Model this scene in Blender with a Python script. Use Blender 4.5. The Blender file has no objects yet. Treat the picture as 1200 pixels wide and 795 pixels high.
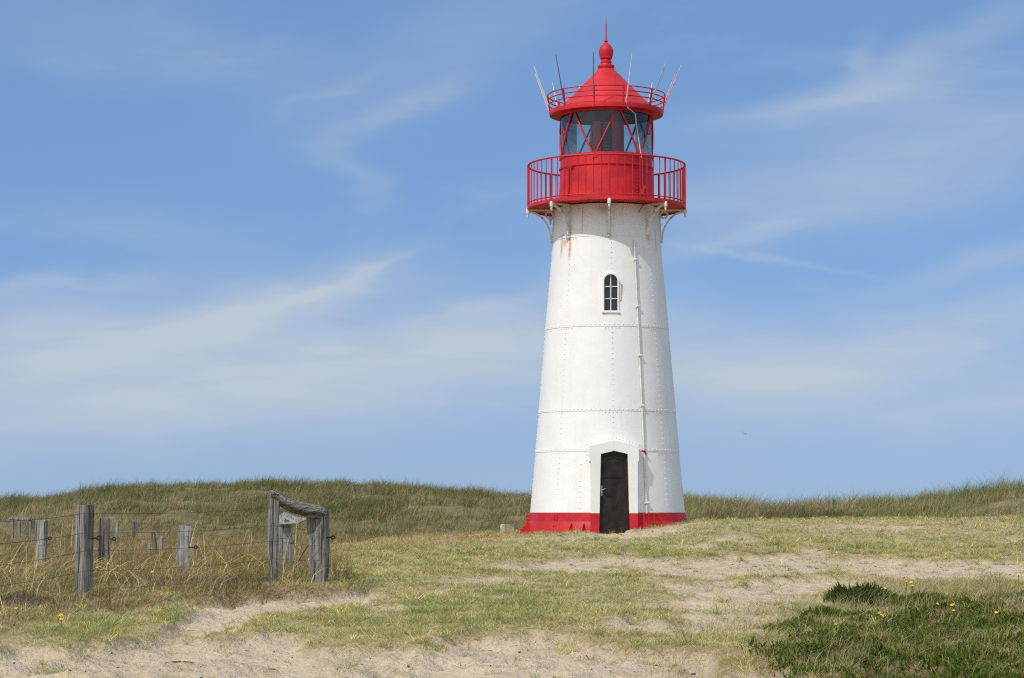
import bpy, bmesh, math, random
import numpy as np
from mathutils import Vector, Matrix

SC = bpy.context.scene
COL = SC.collection
random.seed(7)
RNG = np.random.default_rng(11)
R = math.radians

# ------------------------------------------------------------------ camera
F = 2700.0            # focal length in photo pixels (photo 1200 x 795)
EYE = 1.6
HROW = 600.0          # row of the horizon
TILT = math.atan((HROW - 397.5) / F)
cd = bpy.data.cameras.new('camera'); cam = bpy.data.objects.new('camera', cd); COL.objects.link(cam)
cd.sensor_width = 36; cd.lens = 36 * F / 1200; cd.clip_start = 0.1; cd.clip_end = 6000
cam.location = (0, 0, EYE); cam.rotation_euler = (math.pi / 2 + TILT, 0, 0)
SC.camera = cam

def unproj(px, row, Y):
    """world point seen at a photo pixel, at distance Y ahead"""
    a = (px - 600) / F; b = (397.5 - row) / F
    dy = math.cos(TILT) - b * math.sin(TILT); dz = math.sin(TILT) + b * math.cos(TILT)
    k = Y / dy
    return Vector((a * k, Y, EYE + dz * k))

# ------------------------------------------------------------------ helpers
def tag(o, label=None, cat=None, group=None, kind=None):
    if label: o['label'] = label
    if cat: o['category'] = cat
    if group: o['group'] = group
    if kind: o['kind'] = kind
    return o

def empty(name, loc, rz=0.0):
    o = bpy.data.objects.new(name, None); COL.objects.link(o)
    o.location = loc; o.rotation_euler = (0, 0, rz); o.empty_display_size = 0.2
    return o

def link(name, me, mat=None, parent=None, loc=None):
    o = bpy.data.objects.new(name, me); COL.objects.link(o)
    if mat is not None:
        for m in (mat if isinstance(mat, (list, tuple)) else [mat]): me.materials.append(m)
    if parent is not None: o.parent = parent
    if loc is not None: o.location = loc
    return o

def copy_obj(o, parent=None, **kw):
    c = o.copy(); COL.objects.link(c); c.parent = parent
    for k, v in kw.items(): setattr(c, k, v)
    return c

class MB:
    """collects simple shapes into one mesh"""
    def __init__(s): s.v = []; s.f = []; s.m = []; s.cur = 0
    def add(s, vs, fs):
        b = len(s.v); s.v += [tuple(v) for v in vs]
        s.f += [tuple(b + i for i in f) for f in fs]; s.m += [s.cur] * len(fs)
    def lathe(s, prof, n=96, a0=0.0, a1=2 * math.pi, cap=False):
        full = abs(a1 - a0 - 2 * math.pi) < 1e-6
        k = n if full else n + 1
        vs = []
        for (r, z) in prof:
            for i in range(k):
                a = a0 + (a1 - a0) * i / n
                vs.append((r * math.sin(a), -r * math.cos(a), z))
        fs = []
        for j in range(len(prof) - 1):
            for i in range(n):
                i2 = (i + 1) % k
                fs.append((j * k + i, j * k + i2, (j + 1) * k + i2, (j + 1) * k + i))
        if cap:
            fs.append(tuple(range(k - 1, -1, -1))); fs.append(tuple((len(prof) - 1) * k + i for i in range(k)))
        s.add(vs, fs)
    def tube(s, pts, rad, n=8, cap=True, closed=False):
        pts = [Vector(p) for p in pts]
        m = len(pts); rads = rad if isinstance(rad, (list, tuple)) else [rad] * m
        vs = []; up = None
        for i, p in enumerate(pts):
            if closed: t = pts[(i + 1) % m] - pts[i - 1]
            else: t = pts[min(i + 1, m - 1)] - pts[max(i - 1, 0)]
            t.normalize()
            if up is None:
                up = t.cross(Vector((0, 0, 1)))
                if up.length < 1e-3: up = t.cross(Vector((1, 0, 0)))
                up.normalize()
            else:
                up = up - t * up.dot(t)
                up.normalize()
            w = t.cross(up)
            for q in range(n):
                a = 2 * math.pi * q / n
                vs.append(p + (up * math.cos(a) + w * math.sin(a)) * rads[i])
        fs = []
        for i in range(m if closed else m - 1):
            i2 = (i + 1) % m
            for q in range(n):
                q2 = (q + 1) % n
                fs.append((i * n + q, i * n + q2, i2 * n + q2, i2 * n + q))
        if cap and not closed:
            fs.append(tuple(range(n - 1, -1, -1))); fs.append(tuple((m - 1) * n + q for q in range(n)))
        s.add(vs, fs)
    def box(s, c, size, M=None):
        x, y, z = [d / 2 for d in size]
        vs = [Vector((sx * x, sy * y, sz * z)) for sz in (-1, 1) for sy in (-1, 1) for sx in (-1, 1)]
        if M is not None: vs = [M @ v for v in vs]
        vs = [v + Vector(c) for v in vs]
        s.add(vs, [(0, 2, 3, 1), (4, 5, 7, 6), (0, 1, 5, 4), (2, 6, 7, 3), (0, 4, 6, 2), (1, 3, 7, 5)])
    def prism(s, poly, fn, d0, d1):
        """polygon (a,b) list, extruded between d0 and d1; fn(a,b,d) -> point"""
        n = len(poly)
        vs = [fn(a, b, d0) for a, b in poly] + [fn(a, b, d1) for a, b in poly]
        fs = [tuple(range(n)), tuple(range(2 * n - 1, n - 1, -1))]
        fs += [(i, n + i, n + (i + 1) % n, (i + 1) % n) for i in range(n)]
        s.add(vs, fs)
    def ball(s, c, r, n=10, m=6, sz=1.0):
        b = []
        for j in range(m + 1):
            t = math.pi * j / m
            for i in range(n):
                a = 2 * math.pi * i / n
                b.append((c[0] + r * math.sin(t) * math.cos(a), c[1] + r * math.sin(t) * math.sin(a), c[2] + sz * r * math.cos(t)))
        s.add(b, [(j * n + i, (j + 1) * n + i, (j + 1) * n + (i + 1) % n, j * n + (i + 1) % n) for j in range(m) for i in range(n)])
    def mesh(s, name, smooth=35, bevel=None):
        me = bpy.data.meshes.new(name); me.from_pydata(s.v, [], s.f)
        me.polygons.foreach_set('material_index', s.m)
        bm = bmesh.new(); bm.from_mesh(me)
        bmesh.ops.remove_doubles(bm, verts=bm.verts, dist=1e-5)
        bmesh.ops.recalc_face_normals(bm, faces=bm.faces)
        if bevel: bmesh.ops.bevel(bm, geom=[e for e in bm.edges if e.is_manifold and e.calc_face_angle(0) > .5], offset=bevel, segments=2, affect='EDGES', clamp_overlap=True)
        bm.to_mesh(me); bm.free()
        if smooth:
            me.polygons.foreach_set('use_smooth', [True] * len(me.polygons))
            me.set_sharp_from_angle(angle=R(smooth))
        return me
    def build(s, name, mat=None, parent=None, smooth=35, bevel=None, loc=None):
        return link(name, s.mesh(name, smooth, bevel), mat, parent, loc)

# ------------------------------------------------------------------ numpy noise
def _h(ix, iy, seed):
    n = (ix.astype(np.int64) * 374761393 + iy.astype(np.int64) * 668265263 + seed * 982451653) & 0xffffffff
    n = ((n ^ (n >> 13)) * 1274126177) & 0xffffffff
    n = ((n ^ (n >> 16)) * 2246822519) & 0xffffffff
    return ((n ^ (n >> 15)) & 0xffffff) / float(0xffffff)
def vnoise(x, y, seed=0):
    x = np.asarray(x, float); y = np.asarray(y, float)
    ix = np.floor(x); iy = np.floor(y); fx = x - ix; fy = y - iy
    fx = fx * fx * (3 - 2 * fx); fy = fy * fy * (3 - 2 * fy)
    a = _h(ix, iy, seed); b = _h(ix + 1, iy, seed); c = _h(ix, iy + 1, seed); d = _h(ix + 1, iy + 1, seed)
    return (a * (1 - fx) + b * fx) * (1 - fy) + (c * (1 - fx) + d * fx) * fy
def fbm(x, y, seed=0, o=4):
    s = 0; a = 1; t = 0
    for k in range(o):
        s = s + a * vnoise(x * 2 ** k + 17.3 * k, y * 2 ** k - 9.1 * k, seed + k); t += a; a *= .5
    return s / t            # 0..1
def sstep(a, b, x):
    t = np.clip((x - a) / (b - a), 0, 1); return t * t * (3 - 2 * t)

# ------------------------------------------------------------------ node helpers
def mat_new(name):
    m = bpy.data.materials.new(name); m.use_nodes = True
    nt = m.node_tree; nt.nodes.clear()
    out = nt.nodes.new('ShaderNodeOutputMaterial')
    return m, nt, out
class N:
    def __init__(s, nt): s.nt = nt
    def new(s, t, **kw):
        n = s.nt.nodes.new(t)
        for k, v in kw.items():
            if k.startswith('i_'):
                key = k[2:].replace('_', ' ')
                n.inputs[int(key) if key.isdigit() else key].default_value = v
            else: setattr(n, k, v)
        return n
    def L(s, a, b): s.nt.links.new(a, b)
    def math(s, op, a, b=None, c=None, clamp=False):
        n = s.nt.nodes.new('ShaderNodeMath'); n.operation = op; n.use_clamp = clamp
        for i, v in enumerate((a, b, c)):
            if v is None: continue
            if isinstance(v, (int, float)): n.inputs[i].default_value = v
            else: s.L(v, n.inputs[i])
        return n.outputs[0]
    def mix(s, fac, a, b):
        n = s.nt.nodes.new('ShaderNodeMix'); n.data_type = 'RGBA'
        for i, v in ((0, fac), (6, a), (7, b)):
            if isinstance(v, (int, float)): n.inputs[i].default_value = v
            elif isinstance(v, tuple): n.inputs[i].default_value = (*v, 1) if len(v) == 3 else v
            else: s.L(v, n.inputs[i])
        return n.outputs[2]
    def noise(s, vec, scale, detail=3, rough=.55, dist=0.0):
        n = s.nt.nodes.new('ShaderNodeTexNoise'); n.inputs['Scale'].default_value = scale
        n.inputs['Detail'].default_value = detail; n.inputs['Roughness'].default_value = rough; n.inputs['Distortion'].default_value = dist
        if vec is not None: s.L(vec, n.inputs['Vector'])
        return n.outputs[0]
    def mapping(s, vec, scale=(1, 1, 1), loc=(0, 0, 0), rot=(0, 0, 0)):
        n = s.nt.nodes.new('ShaderNodeMapping'); n.inputs['Scale'].default_value = scale; n.inputs['Location'].default_value = loc; n.inputs['Rotation'].default_value = rot
        s.L(vec, n.inputs['Vector']); return n.outputs[0]
    def ramp(s, fac, a, b):
        n = s.nt.nodes.new('ShaderNodeMapRange'); n.inputs[1].default_value = a; n.inputs[2].default_value = b; n.interpolation_type = 'SMOOTHSTEP'
        s.L(fac, n.inputs[0]); return n.outputs[0]
    def bump(s, h, strength=.3, dist=.02, normal=None):
        n = s.nt.nodes.new('ShaderNodeBump'); n.inputs['Strength'].default_value = strength; n.inputs['Distance'].default_value = dist
        s.L(h, n.inputs['Height'])
        if normal is not None: s.L(normal, n.inputs['Normal'])
        return n.outputs[0]

def principled(nt, out, **kw):
    p = nt.nodes.new('ShaderNodeBsdfPrincipled')
    for k, v in kw.items():
        key = k.replace('_', ' ')
        if isinstance(v, (int, float)): p.inputs[key].default_value = v
        elif isinstance(v, tuple): p.inputs[key].default_value = (*v, 1) if len(v) == 3 else v
        else: nt.links.new(v, p.inputs[key])
    nt.links.new(p.outputs[0], out.inputs[0])
    return p

def paint(name, col, rough=.45, var=.12, nscale=3.0, bump=.15, metallic=0.0, dirt=None):
    m, nt, out = mat_new(name); n = N(nt)
    tc = n.new('ShaderNodeTexCoord'); o = tc.outputs['Object']
    a = n.noise(o, nscale, 5, .6); b = n.noise(o, nscale * 9, 3)
    dk = tuple(c * (1 - var * 1.6) for c in col); lt = tuple(min(1, c * (1 + var)) for c in col)
    c = n.mix(n.ramp(a, .3, .7), dk, lt)
    if dirt: c = n.mix(n.math('MULTIPLY', n.ramp(b, .55, .8), .5), c, dirt)
    principled(nt, out, Base_Color=c, Roughness=rough, Metallic=metallic, Specular_IOR_Level=.3, Normal=n.bump(b, bump, .01))
    return m

# ------------------------------------------------------------------ materials
M = {}
M['red'] = paint('red_paint', (.55, .018, .026), .5, .15, 1.6, .2, dirt=(.56, .065, .07))
M['white_iron'] = paint('white_iron', (.70, .69, .64), .5, .08, 4, .15, dirt=(.45, .36, .24))
M['door'] = paint('dark_door_paint', (.020, .0145, .011), .5, .35, 4, .2)
M['steel'] = paint('steel', (.45, .47, .48), .35, .1, 10, .1, .8)
M['black'] = paint('black_plastic', (.012, .012, .013), .5, .1, 8, .1)
M['rod_dark'] = paint('dark_rod', (.10, .12, .13), .45, .1, 8, .05)
M['rod_pale'] = paint('pale_rod', (.66, .63, .60), .45, .1, 8, .05)
M['rod_grey'] = paint('grey_rod', (.36, .36, .35), .45, .1, 8, .05)
M['rod_red'] = paint('red_white_rod', (.62, .35, .35), .45, .25, 8, .05)
M['wire'] = paint('fence_wire', (.12, .11, .10), .6, .2, 8, .05, .3)
M['stone'] = paint('pale_stone', (.48, .43, .31), .9, .25, 6, .6)
M['ceiling'] = paint('dark_ceiling', (.06, .07, .075), .6, .1, 3, .05)
M['gull'] = paint('gull_feather', (.30, .30, .32), .8, .1, 5, .05)

def tower_mat():
    m, nt, out = mat_new('white_tower_paint'); n = N(nt)
    tc = n.new('ShaderNodeTexCoord'); o = tc.outputs['Object']
    sep = n.new('ShaderNodeSeparateXYZ'); n.L(o, sep.inputs[0])
    az = n.math('ARCTAN2', sep.outputs[0], n.math('MULTIPLY', sep.outputs[1], -1))
    z = sep.outputs[2]
    big = n.noise(o, 1.2, 4); fine = n.noise(o, 22, 4)
    base = n.mix(n.ramp(big, .3, .7), (.765, .76, .735), (.82, .815, .795))
    cv = n.new('ShaderNodeCombineXYZ'); n.L(n.math('MULTIPLY', az, 14.0), cv.inputs[0]); n.L(n.math('MULTIPLY', z, .5), cv.inputs[1])
    st = n.noise(cv.outputs[0], 1.0, 4, .65)
    # faint grey run-off everywhere, rusty grime under the gallery
    base = n.mix(n.math('MULTIPLY', n.ramp(st, .50, .75), .17), base, (.55, .54, .50))
    top = n.ramp(z, 7.35, 8.5)
    cv2 = n.new('ShaderNodeCombineXYZ'); n.L(n.math('MULTIPLY', az, 11.0), cv2.inputs[0]); n.L(n.math('MULTIPLY', z, 1.3), cv2.inputs[1]); cv2.inputs[2].default_value = 3.7
    st2 = n.noise(cv2.outputs[0], 1.3, 5, .7)
    base = n.mix(n.math('MULTIPLY', n.math('MULTIPLY', n.ramp(st2, .56, .76), top), .6), base, (.50, .36, .19))
    # rust runs with a shape of their own
    for (a0, w, z0, z1, k) in ((-44.0, .026, 7.1, 7.95, .8), (-57.0, .03, 7.2, 7.75, .7), (-29.0, .012, 7.75, 8.45, .6), (-52.0, .05, 7.42, 7.6, .7), (-6, .10, 8.22, 8.42, .5), (48, .03, 7.5, 8.0, .35), (61, .03, 7.3, 7.9, .35)):
        d = n.math('DIVIDE', n.math('ADD', n.math('SUBTRACT', az, R(a0)), n.math('MULTIPLY', n.math('SUBTRACT', fine, .5), .03)), w)
        g = n.math('EXPONENT', n.math('MULTIPLY', n.math('MULTIPLY', d, d), -1))
        zz = n.math('MULTIPLY', n.ramp(z, z0 - .12, z0 + .15), n.math('SUBTRACT', 1, n.ramp(z, z1 - .06, z1 + .08)))
        base = n.mix(n.math('MULTIPLY', n.math('MULTIPLY', g, zz), k), base, (.50, .21, .045))
    speck = n.ramp(n.noise(o, 9, 4, .7), .60, .70)
    for row in (531, 485, 388, 284):
        zz = unproj(711.9, row, 60.0).z - 1.0
        nr = n.math('SUBTRACT', 1, n.ramp(n.math('ABSOLUTE', n.math('SUBTRACT', z, zz + .03)), .03, .10))
        base = n.mix(n.math('MULTIPLY', n.math('MULTIPLY', nr, speck), .55), base, (.50, .36, .20))
    principled(nt, out, Base_Color=base, Roughness=.5, Normal=n.bump(n.noise(o, 2.2, 2), .25, .03))
    return m
M['tower'] = tower_mat()

def wood_mat(name, light, dark, sc=1.0):
    m, nt, out = mat_new(name); n = N(nt)
    tc = n.new('ShaderNodeTexCoord'); o = tc.outputs['Object']
    g = n.noise(n.mapping(o, (26 * sc, 26 * sc, 1.6)), 1.0, 6, .65, .6)
    crack = n.noise(n.mapping(o, (30 * sc, 30 * sc, 1.1), (5, 3, 1)), 1.0, 3, .5, 1.2)
    blot = n.noise(o, 5, 4)
    c = n.mix(n.ramp(g, .32, .68), dark, light)
    c = n.mix(n.math('MULTIPLY', n.ramp(blot, .45, .75), .45), c, tuple(x * 1.25 for x in light))
    ck = n.ramp(crack, .60, .68)
    c = n.mix(n.math('MULTIPLY', ck, .85), c, (.03, .026, .022))
    h = n.math('SUBTRACT', g, n.math('MULTIPLY', ck, 1.5))
    principled(nt, out, Base_Color=c, Roughness=.9, Normal=n.bump(h, .9, .02))
    return m
M['wood'] = wood_mat('weathered_grey_wood', (.30, .285, .255), (.085, .075, .063))
M['wood_pale'] = wood_mat('pale_grey_wood', (.37, .36, .335), (.14, .132, .118))
M['wood_dark'] = wood_mat('dark_split_wood', (.22, .195, .165), (.07, .06, .05), 1.2)

def glass_mat(name, tint, refl=.04, rough=.02):
    m, nt, out = mat_new(name); n = N(nt)
    t = n.new('ShaderNodeBsdfTransparent'); t.inputs[0].default_value = (*tint, 1)
    g = n.new('ShaderNodeBsdfGlossy'); g.inputs['Roughness'].default_value = rough
    fr = n.new('ShaderNodeFresnel'); fr.inputs[0].default_value = 1.5
    mx = n.new('ShaderNodeMixShader')
    n.L(n.math('ADD', n.math('MULTIPLY', fr.outputs[0], .8), refl - .03), mx.inputs[0]); n.L(t.outputs[0], mx.inputs[1]); n.L(g.outputs[0], mx.inputs[2])
    n.L(mx.outputs[0], out.inputs[0])
    return m
M['glass'] = glass_mat('lantern_glass', (.70, .78, .80), .06)
def pm(name, **kw):
    m, nt, out = mat_new(name); n = N(nt); tc = n.new('ShaderNodeTexCoord')
    kw['Normal'] = n.bump(n.noise(tc.outputs['Object'], 6, 2), .1, .01)
    principled(nt, out, **kw); return m
M['pane'] = pm('dark_window_glass', Base_Color=(.018, .022, .030), Roughness=.08, Specular_IOR_Level=.5)
M['lens'] = pm('lens_glass', Base_Color=(.030, .075, .085), Roughness=.12, Specular_IOR_Level=.6)
M['filter'] = pm('red_filter', Base_Color=(.42, .02, .03), Roughness=.35)

def blade_mat(name, trans=.25, gain=1.0):
    m, nt, out = mat_new(name); n = N(nt)
    at = n.new('ShaderNodeVertexColor'); at.layer_name = 'col'
    geo = n.new('ShaderNodeNewGeometry')
    ns = n.noise(geo.outputs['Position'], 3.0, 3)
    c = at.outputs[0]
    d = n.new('ShaderNodeBsdfDiffuse'); n.L(c, d.inputs[0])
    t = n.new('ShaderNodeBsdfTranslucent'); n.L(c, t.inputs[0])
    mx = n.new('ShaderNodeMixShader'); mx.inputs[0].default_value = trans
    n.L(d.outputs[0], mx.inputs[1]); n.L(t.outputs[0], mx.inputs[2]); n.L(mx.outputs[0], out.inputs[0])
    return m
M['blade'] = blade_mat('grass_blade')
M['plant'] = blade_mat('ground_cover_leaf', .2)
M['petal'] = paint('yellow_petal', (.75, .48, .01), .6, .1, 30, .1)
M['stem'] = paint('green_stem', (.10, .13, .04), .7, .2, 20, .1)

# ------------------------------------------------------------------ terrain
TD = 60.0
AX = unproj(711.9, 601, TD)
XT = AX.x
TB = 1.0                                         # z of the lighthouse's base
ridge_px = [-500, 0, 60, 130, 200, 300, 400, 450, 520, 570, 640, 800, 850, 900, 960, 1010, 1080, 1130, 1170, 1210, 1700]
ridge_row = [594, 585, 577, 568, 565, 562, 563, 567, 573, 577, 577, 582, 587, 592, 592, 587, 578, 571.5, 566.5, 567.5, 575]

PATCH = []
def patch(px, row, hw, hh, k=1.0):
    """a bare sand patch, given by where it lies on the sloping ground"""
    def dist(r):
        # the ground is close to a plane: z = .23 + .0235 (d - 19)
        s = (r - HROW) / F
        return (EYE - .23 + .0235 * 19) / (s + .0235)
    d = dist(row); d0 = dist(row + hh); d1 = dist(row - hh)
    PATCH.append(((px - 600) / F * d, d, hw / F * d, (d1 - d0) / 2, k))
for a in ((150, 786, 330, 46), (60, 800, 300, 42), (420, 782, 220, 32), (610, 775, 190, 32), (690, 792, 120, 32, .85), (180, 752, 60, 14, .9), (560, 800, 400, 22),
          (345, 706, 105, 10), (260, 722, 45, 16, .8), (410, 700, 40, 7, .8), (450, 713, 60, 5, .5),
          (740, 661, 170, 7, 1.0), (860, 668, 110, 8, .9), (640, 661, 60, 5, .7), (900, 655, 60, 4, .7),
          (1030, 662, 150, 8, .82), (1110, 671, 130, 10, .80), (950, 684, 80, 7, .7), (1220, 668, 80, 12, .8), (880, 692, 80, 6, .75), (820, 706, 120, 7, .62), (850, 730, 110, 13, .62), (930, 705, 60, 9, .7), (760, 735, 60, 10, .6),
          (745, 626, 60, 5, .62), (690, 630, 80, 3, .62), (800, 622, 40, 4, .45), (600, 628, 60, 3, .6), (1110, 614, 60, 3, .8), (1010, 631, 70, 3, .6), (930, 620, 50, 2, .5), (560, 678, 60, 4, .5), (500, 690, 40, 3, .4)):
    patch(*a)

def rel(x, y): return np.asarray(x) / np.maximum(np.asarray(y), 1.0) * F + 600   # photo column at that bearing
def sandmask(x, y):
    x = np.asarray(x, float); y = np.asarray(y, float)
    w = .28 * (fbm(x * 1.1, y * .55, 3, 4) - .5) * 4; w2 = .22 * (fbm(x * 4, y * 2, 8, 3) - .5) * 4
    s = np.zeros_like(x)
    for (cx, cy, rx, ry, k) in PATCH:
        q = np.sqrt(((x - cx) / rx) ** 2 + ((y - cy) / ry) ** 2)
        s = np.maximum(s, k * sstep(1.35, .75, q + w * .8 + w2 * .6))
    s = np.maximum(s, sstep(19.5, 16, y + w * 4) * sstep(880, 780, rel(x, y)))
    s = np.maximum(s, .55 * sstep(.60, .74, fbm(x * .9 + 4, y * .4, 21, 4)) * sstep(64, 55, y))
    tall = tallmask(x, y)
    return np.clip(s * (1 - tall), 0, 1)
def tallmask(x, y):
    """tall dry grass round the fence, left"""
    px = rel(x, y)
    n = (fbm(x * .8, y * .5, 31, 3) - .5)
    edge = np.interp(y, [18, 24, 26, 27.5, 29, 31, 33, 36, 45, 66], [-60, 20, 70, 170, 250, 395, 400, 385, 370, 300])
    return sstep(25, -15, px - edge + n * 120) * sstep(23.6, 25.4, y + n * 4) * sstep(70, 60, y)
def covermask(x, y):
    """low green ground cover in the right foreground"""
    px = rel(x, y)
    n = (fbm(x * 1.3, y * .8, 41, 4) - .5)
    edge = np.interp(y, [14, 19, 22, 25, 28, 31], [860, 870, 890, 930, 985, 1120])
    return sstep(-70, 120, px - edge + n * 300) * sstep(31.5, 27.5, y + n * 5)
def drymask(x, y):
    """strip of dead rust brown turf before the left dune"""
    px = rel(x, y); n = fbm(x * .6, y * .35, 57, 4) - .5
    return sstep(300, 390, px) * sstep(660, 560, px + n * 160) * sstep(46, 53, y + n * 16) * sstep(72, 66, y)
def dunemask(x, y):
    px = rel(x, y); n = fbm(x * .25, y * .25, 51, 3) - .5
    foot = np.interp(px, [-300, 200, 560, 640, 790, 830, 1200, 1500], [62, 66, 68, 66, 66, 66.5, 65.5, 65])
    return sstep(-1.2, 1.6, y - foot + n * 5)
def gz(x, y):
    x = np.asarray(x, float); y = np.asarray(y, float)
    px = rel(x, y)
    pl = .23 + .0235 * (np.minimum(y, 45) - 19)
    pl = np.maximum(pl, -.25)
    T = np.interp(x, [-12, -8, -3, .44, 2.0, 2.57, 3.6, 4.5, 8, 14], [.62, .64, .84, 1.02, 1.10, 1.125, 1.25, 1.37, 1.40, 1.38])
    z = pl + (T - pl) * sstep(40, 58, y)
    low = .46 + .004 * (y - 30)
    z = z + (low - z) * sstep(28.5, 36, y) * sstep(-2.6, -6.0, x)
    # dunes
    Dr = np.interp(px, [0, 600, 900, 1200], [95, 90, 82, 79])
    rr = np.interp(px, ridge_px, ridge_row) + 4 * (fbm(px * .02, px * 0, 61, 3) - .5) * 2
    zr = EYE + (HROW - rr) / F * Dr - .38
    foot = np.interp(px, [0, 600, 820, 1200], [66, 67, 66, 65])
    t = np.clip((y - foot) / (Dr - foot), 0, 1.0)
    s = np.sin(t * math.pi / 2) ** 1.25
    dz = z + (zr - z) * s
    back = sstep(0, 45, y - Dr)
    z = np.where(y > foot, dz * (1 - back) + (.2) * back, z)
    # relief
    du = sstep(66, 74, y) * sstep(140, 95, y)
    z = z + du * ((fbm(x * .22, y * .22, 71, 3) - .5) * 1.3 + (fbm(x * .8, y * .8, 73, 2) - .5) * .55) * np.clip(1.15 - t, .25, 1)
    near = sstep(90, 60, y) * sstep(4, 10, y)
    z = z + near * ((fbm(x * .35, y * .25, 75, 3) - .5) * .12 + (fbm(x * 1.6, y * 1.2, 77, 3) - .5) * .10) * (1 - .7 * sstep(3.5, 2.2, np.hypot(x - XT, y - TD)))
    sm = sandmask(x, y)
    z = z - near * (.35 * sm + .65 * sstep(.30, .62, sm)) * (.10 + .07 * sstep(30, 20, y))
    z = z + near * sm * ((fbm(x * 5, y * 4, 79, 3) - .5) * .16 * sstep(48, 25, y) + (fbm(x * 2.2, y * 1.6, 80, 2) - .5) * .15 * sstep(50, 30, y))
    z = z + .09 * tallmask(x, y) * near
    z = z + .12 * covermask(x, y) * near * fbm(x * 2, y * 2, 81, 2) * 1.6
    return z
def gz1(x, y): return float(gz(np.array([x]), np.array([y]))[0])

def graded(core0, core1, step, far0, far1, g=1.16):
    c = list(np.arange(core0, core1 + 1e-6, step))
    s = step; a = core1; hi = []
    while a < far1: s *= g; a += s; hi.append(a)
    s = step; a = core0; lo = []
    while a > far0: s *= g; a -= s; lo.append(a)
    return np.array(lo[::-1] + c + hi)
def mesh_np(name, V, faces_n, loops, col=None, floats=None, smooth=False):
    """V (n,3); faces_n sizes per face; loops flat index array"""
    me = bpy.data.meshes.new(name)
    me.vertices.add(len(V)); me.vertices.foreach_set('co', V.astype(np.float32).ravel())
    me.loops.add(len(loops)); me.loops.foreach_set('vertex_index', loops.astype(np.int32))
    me.polygons.add(len(faces_n))
    st = np.concatenate(([0], np.cumsum(faces_n)[:-1])).astype(np.int32)
    me.polygons.foreach_set('loop_start', st); me.polygons.foreach_set('loop_total', faces_n.astype(np.int32))
    if smooth: me.polygons.foreach_set('use_smooth', np.ones(len(faces_n), bool))
    if col is not None:
        a = me.color_attributes.new('col', 'FLOAT_COLOR', 'POINT')
        c4 = np.ones((len(V), 4), np.float32); c4[:, :3] = col; a.data.foreach_set('color', c4.ravel())
    for k, v in (floats or {}).items():
        a = me.attributes.new(k, 'FLOAT', 'POINT'); a.data.foreach_set('value', v.astype(np.float32))
    me.update(calc_edges=True)
    return me

def ground_mat():
    m, nt, out = mat_new('dune_ground'); n = N(nt)
    geo = n.new('ShaderNodeNewGeometry'); p = geo.outputs['Position']
    def att(k):
        a = n.new('ShaderNodeAttribute'); a.attribute_name = k; return a.outputs['Fac']
    sand, dune, tall, cover = att('sand'), att('dune'), att('tall'), att('cover')
    big = n.noise(p, .5, 4); mid = n.noise(p, 2.2, 5, .6); fine = n.noise(p, 14, 5, .65); grit = n.noise(p, 70, 3)
    sc = n.mix(n.ramp(mid, .3, .7), (.53, .425, .295), (.655, .54, .39))
    sc = n.mix(n.math('MULTIPLY', n.ramp(fine, .5, .72), .45), sc, (.31, .235, .155))
    sc = n.mix(n.math('MULTIPLY', n.ramp(grit, .58, .72), .5), sc, (.22, .17, .12))
    tu = n.mix(n.ramp(mid, .3, .7), (.32, .285, .135), (.46, .395, .215))
    tu = n.mix(n.math('MULTIPLY', n.ramp(fine, .45, .7), .6), tu, (.52, .43, .28))
    rust = n.mix(n.ramp(fine, .3, .7), (.32, .20, .10), (.42, .29, .15))
    # dead brown turf in big patches
    rm = n.ramp(n.noise(n.mapping(p, (.16, .12, 1), (3.1, 1.7, 0)), 1.0, 3), .52, .66)
    tu = n.mix(n.math('MULTIPLY', rm, .6), tu, rust)
    tu = n.mix(n.math('MULTIPLY', att('dry'), .85), tu, n.mix(n.ramp(fine, .3, .7), (.27, .165, .085), (.38, .26, .14)))
    fr = n.math('ADD', sand, n.math('MULTIPLY', n.math('SUBTRACT', fine, .5), 1.1))
    c = n.mix(n.ramp(fr, .25, .6), tu, sc)
    c = n.mix(n.math('MULTIPLY', tall, .9), c, n.mix(n.ramp(fine, .3, .7), (.22, .145, .07), (.34, .24, .12)))
    c = n.mix(cover, c, n.mix(n.ramp(fine, .3, .7), (.12, .10, .045), (.25, .19, .095)))
    dc = n.mix(n.ramp(n.noise(p, .7, 5, .65), .35, .65), (.12, .115, .05), (.29, .22, .115))
    c = n.mix(n.math('MULTIPLY', dune, .95), c, dc)
    b = n.bump(n.math('ADD', fine, n.math('MULTIPLY', n.noise(p, 5, 4), 1.6)), 1.0, .07)
    b = n.bump(grit, .35, .01, b)
    principled(nt, out, Base_Color=c, Roughness=.95, Specular_IOR_Level=.15, Normal=b)
    return m
xs = graded(-13, 13, .085, -1500, 1500, 1.13)
ys = np.concatenate([graded(14, 16, .07, -1200, 16, 1.2)[:-1], np.arange(16, 40, .07), np.arange(40, 100, .14), graded(100, 101, .2, 100, 2500, 1.13)[1:]])
ys = np.unique(np.round(ys, 4))
gx, gy = np.meshgrid(xs, ys)
X1 = gx.ravel(); Y1 = gy.ravel()
Z1 = gz(X1, Y1)
nx, ny = len(xs), len(ys)
ii = (np.arange(ny - 1)[:, None] * nx + np.arange(nx - 1)[None, :]).ravel()
lo = np.stack([ii, ii + 1, ii + nx + 1, ii + nx], 1).ravel()
gm = mesh_np('ground', np.stack([X1, Y1, Z1], 1), np.full(len(ii), 4), lo,
             floats={'sand': sandmask(X1, Y1), 'dune': dunemask(X1, Y1), 'tall': tallmask(X1, Y1), 'cover': covermask(X1, Y1), 'dry': drymask(X1, Y1)}, smooth=True)
tag(link('ground', gm, ground_mat()), kind='structure')

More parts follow.
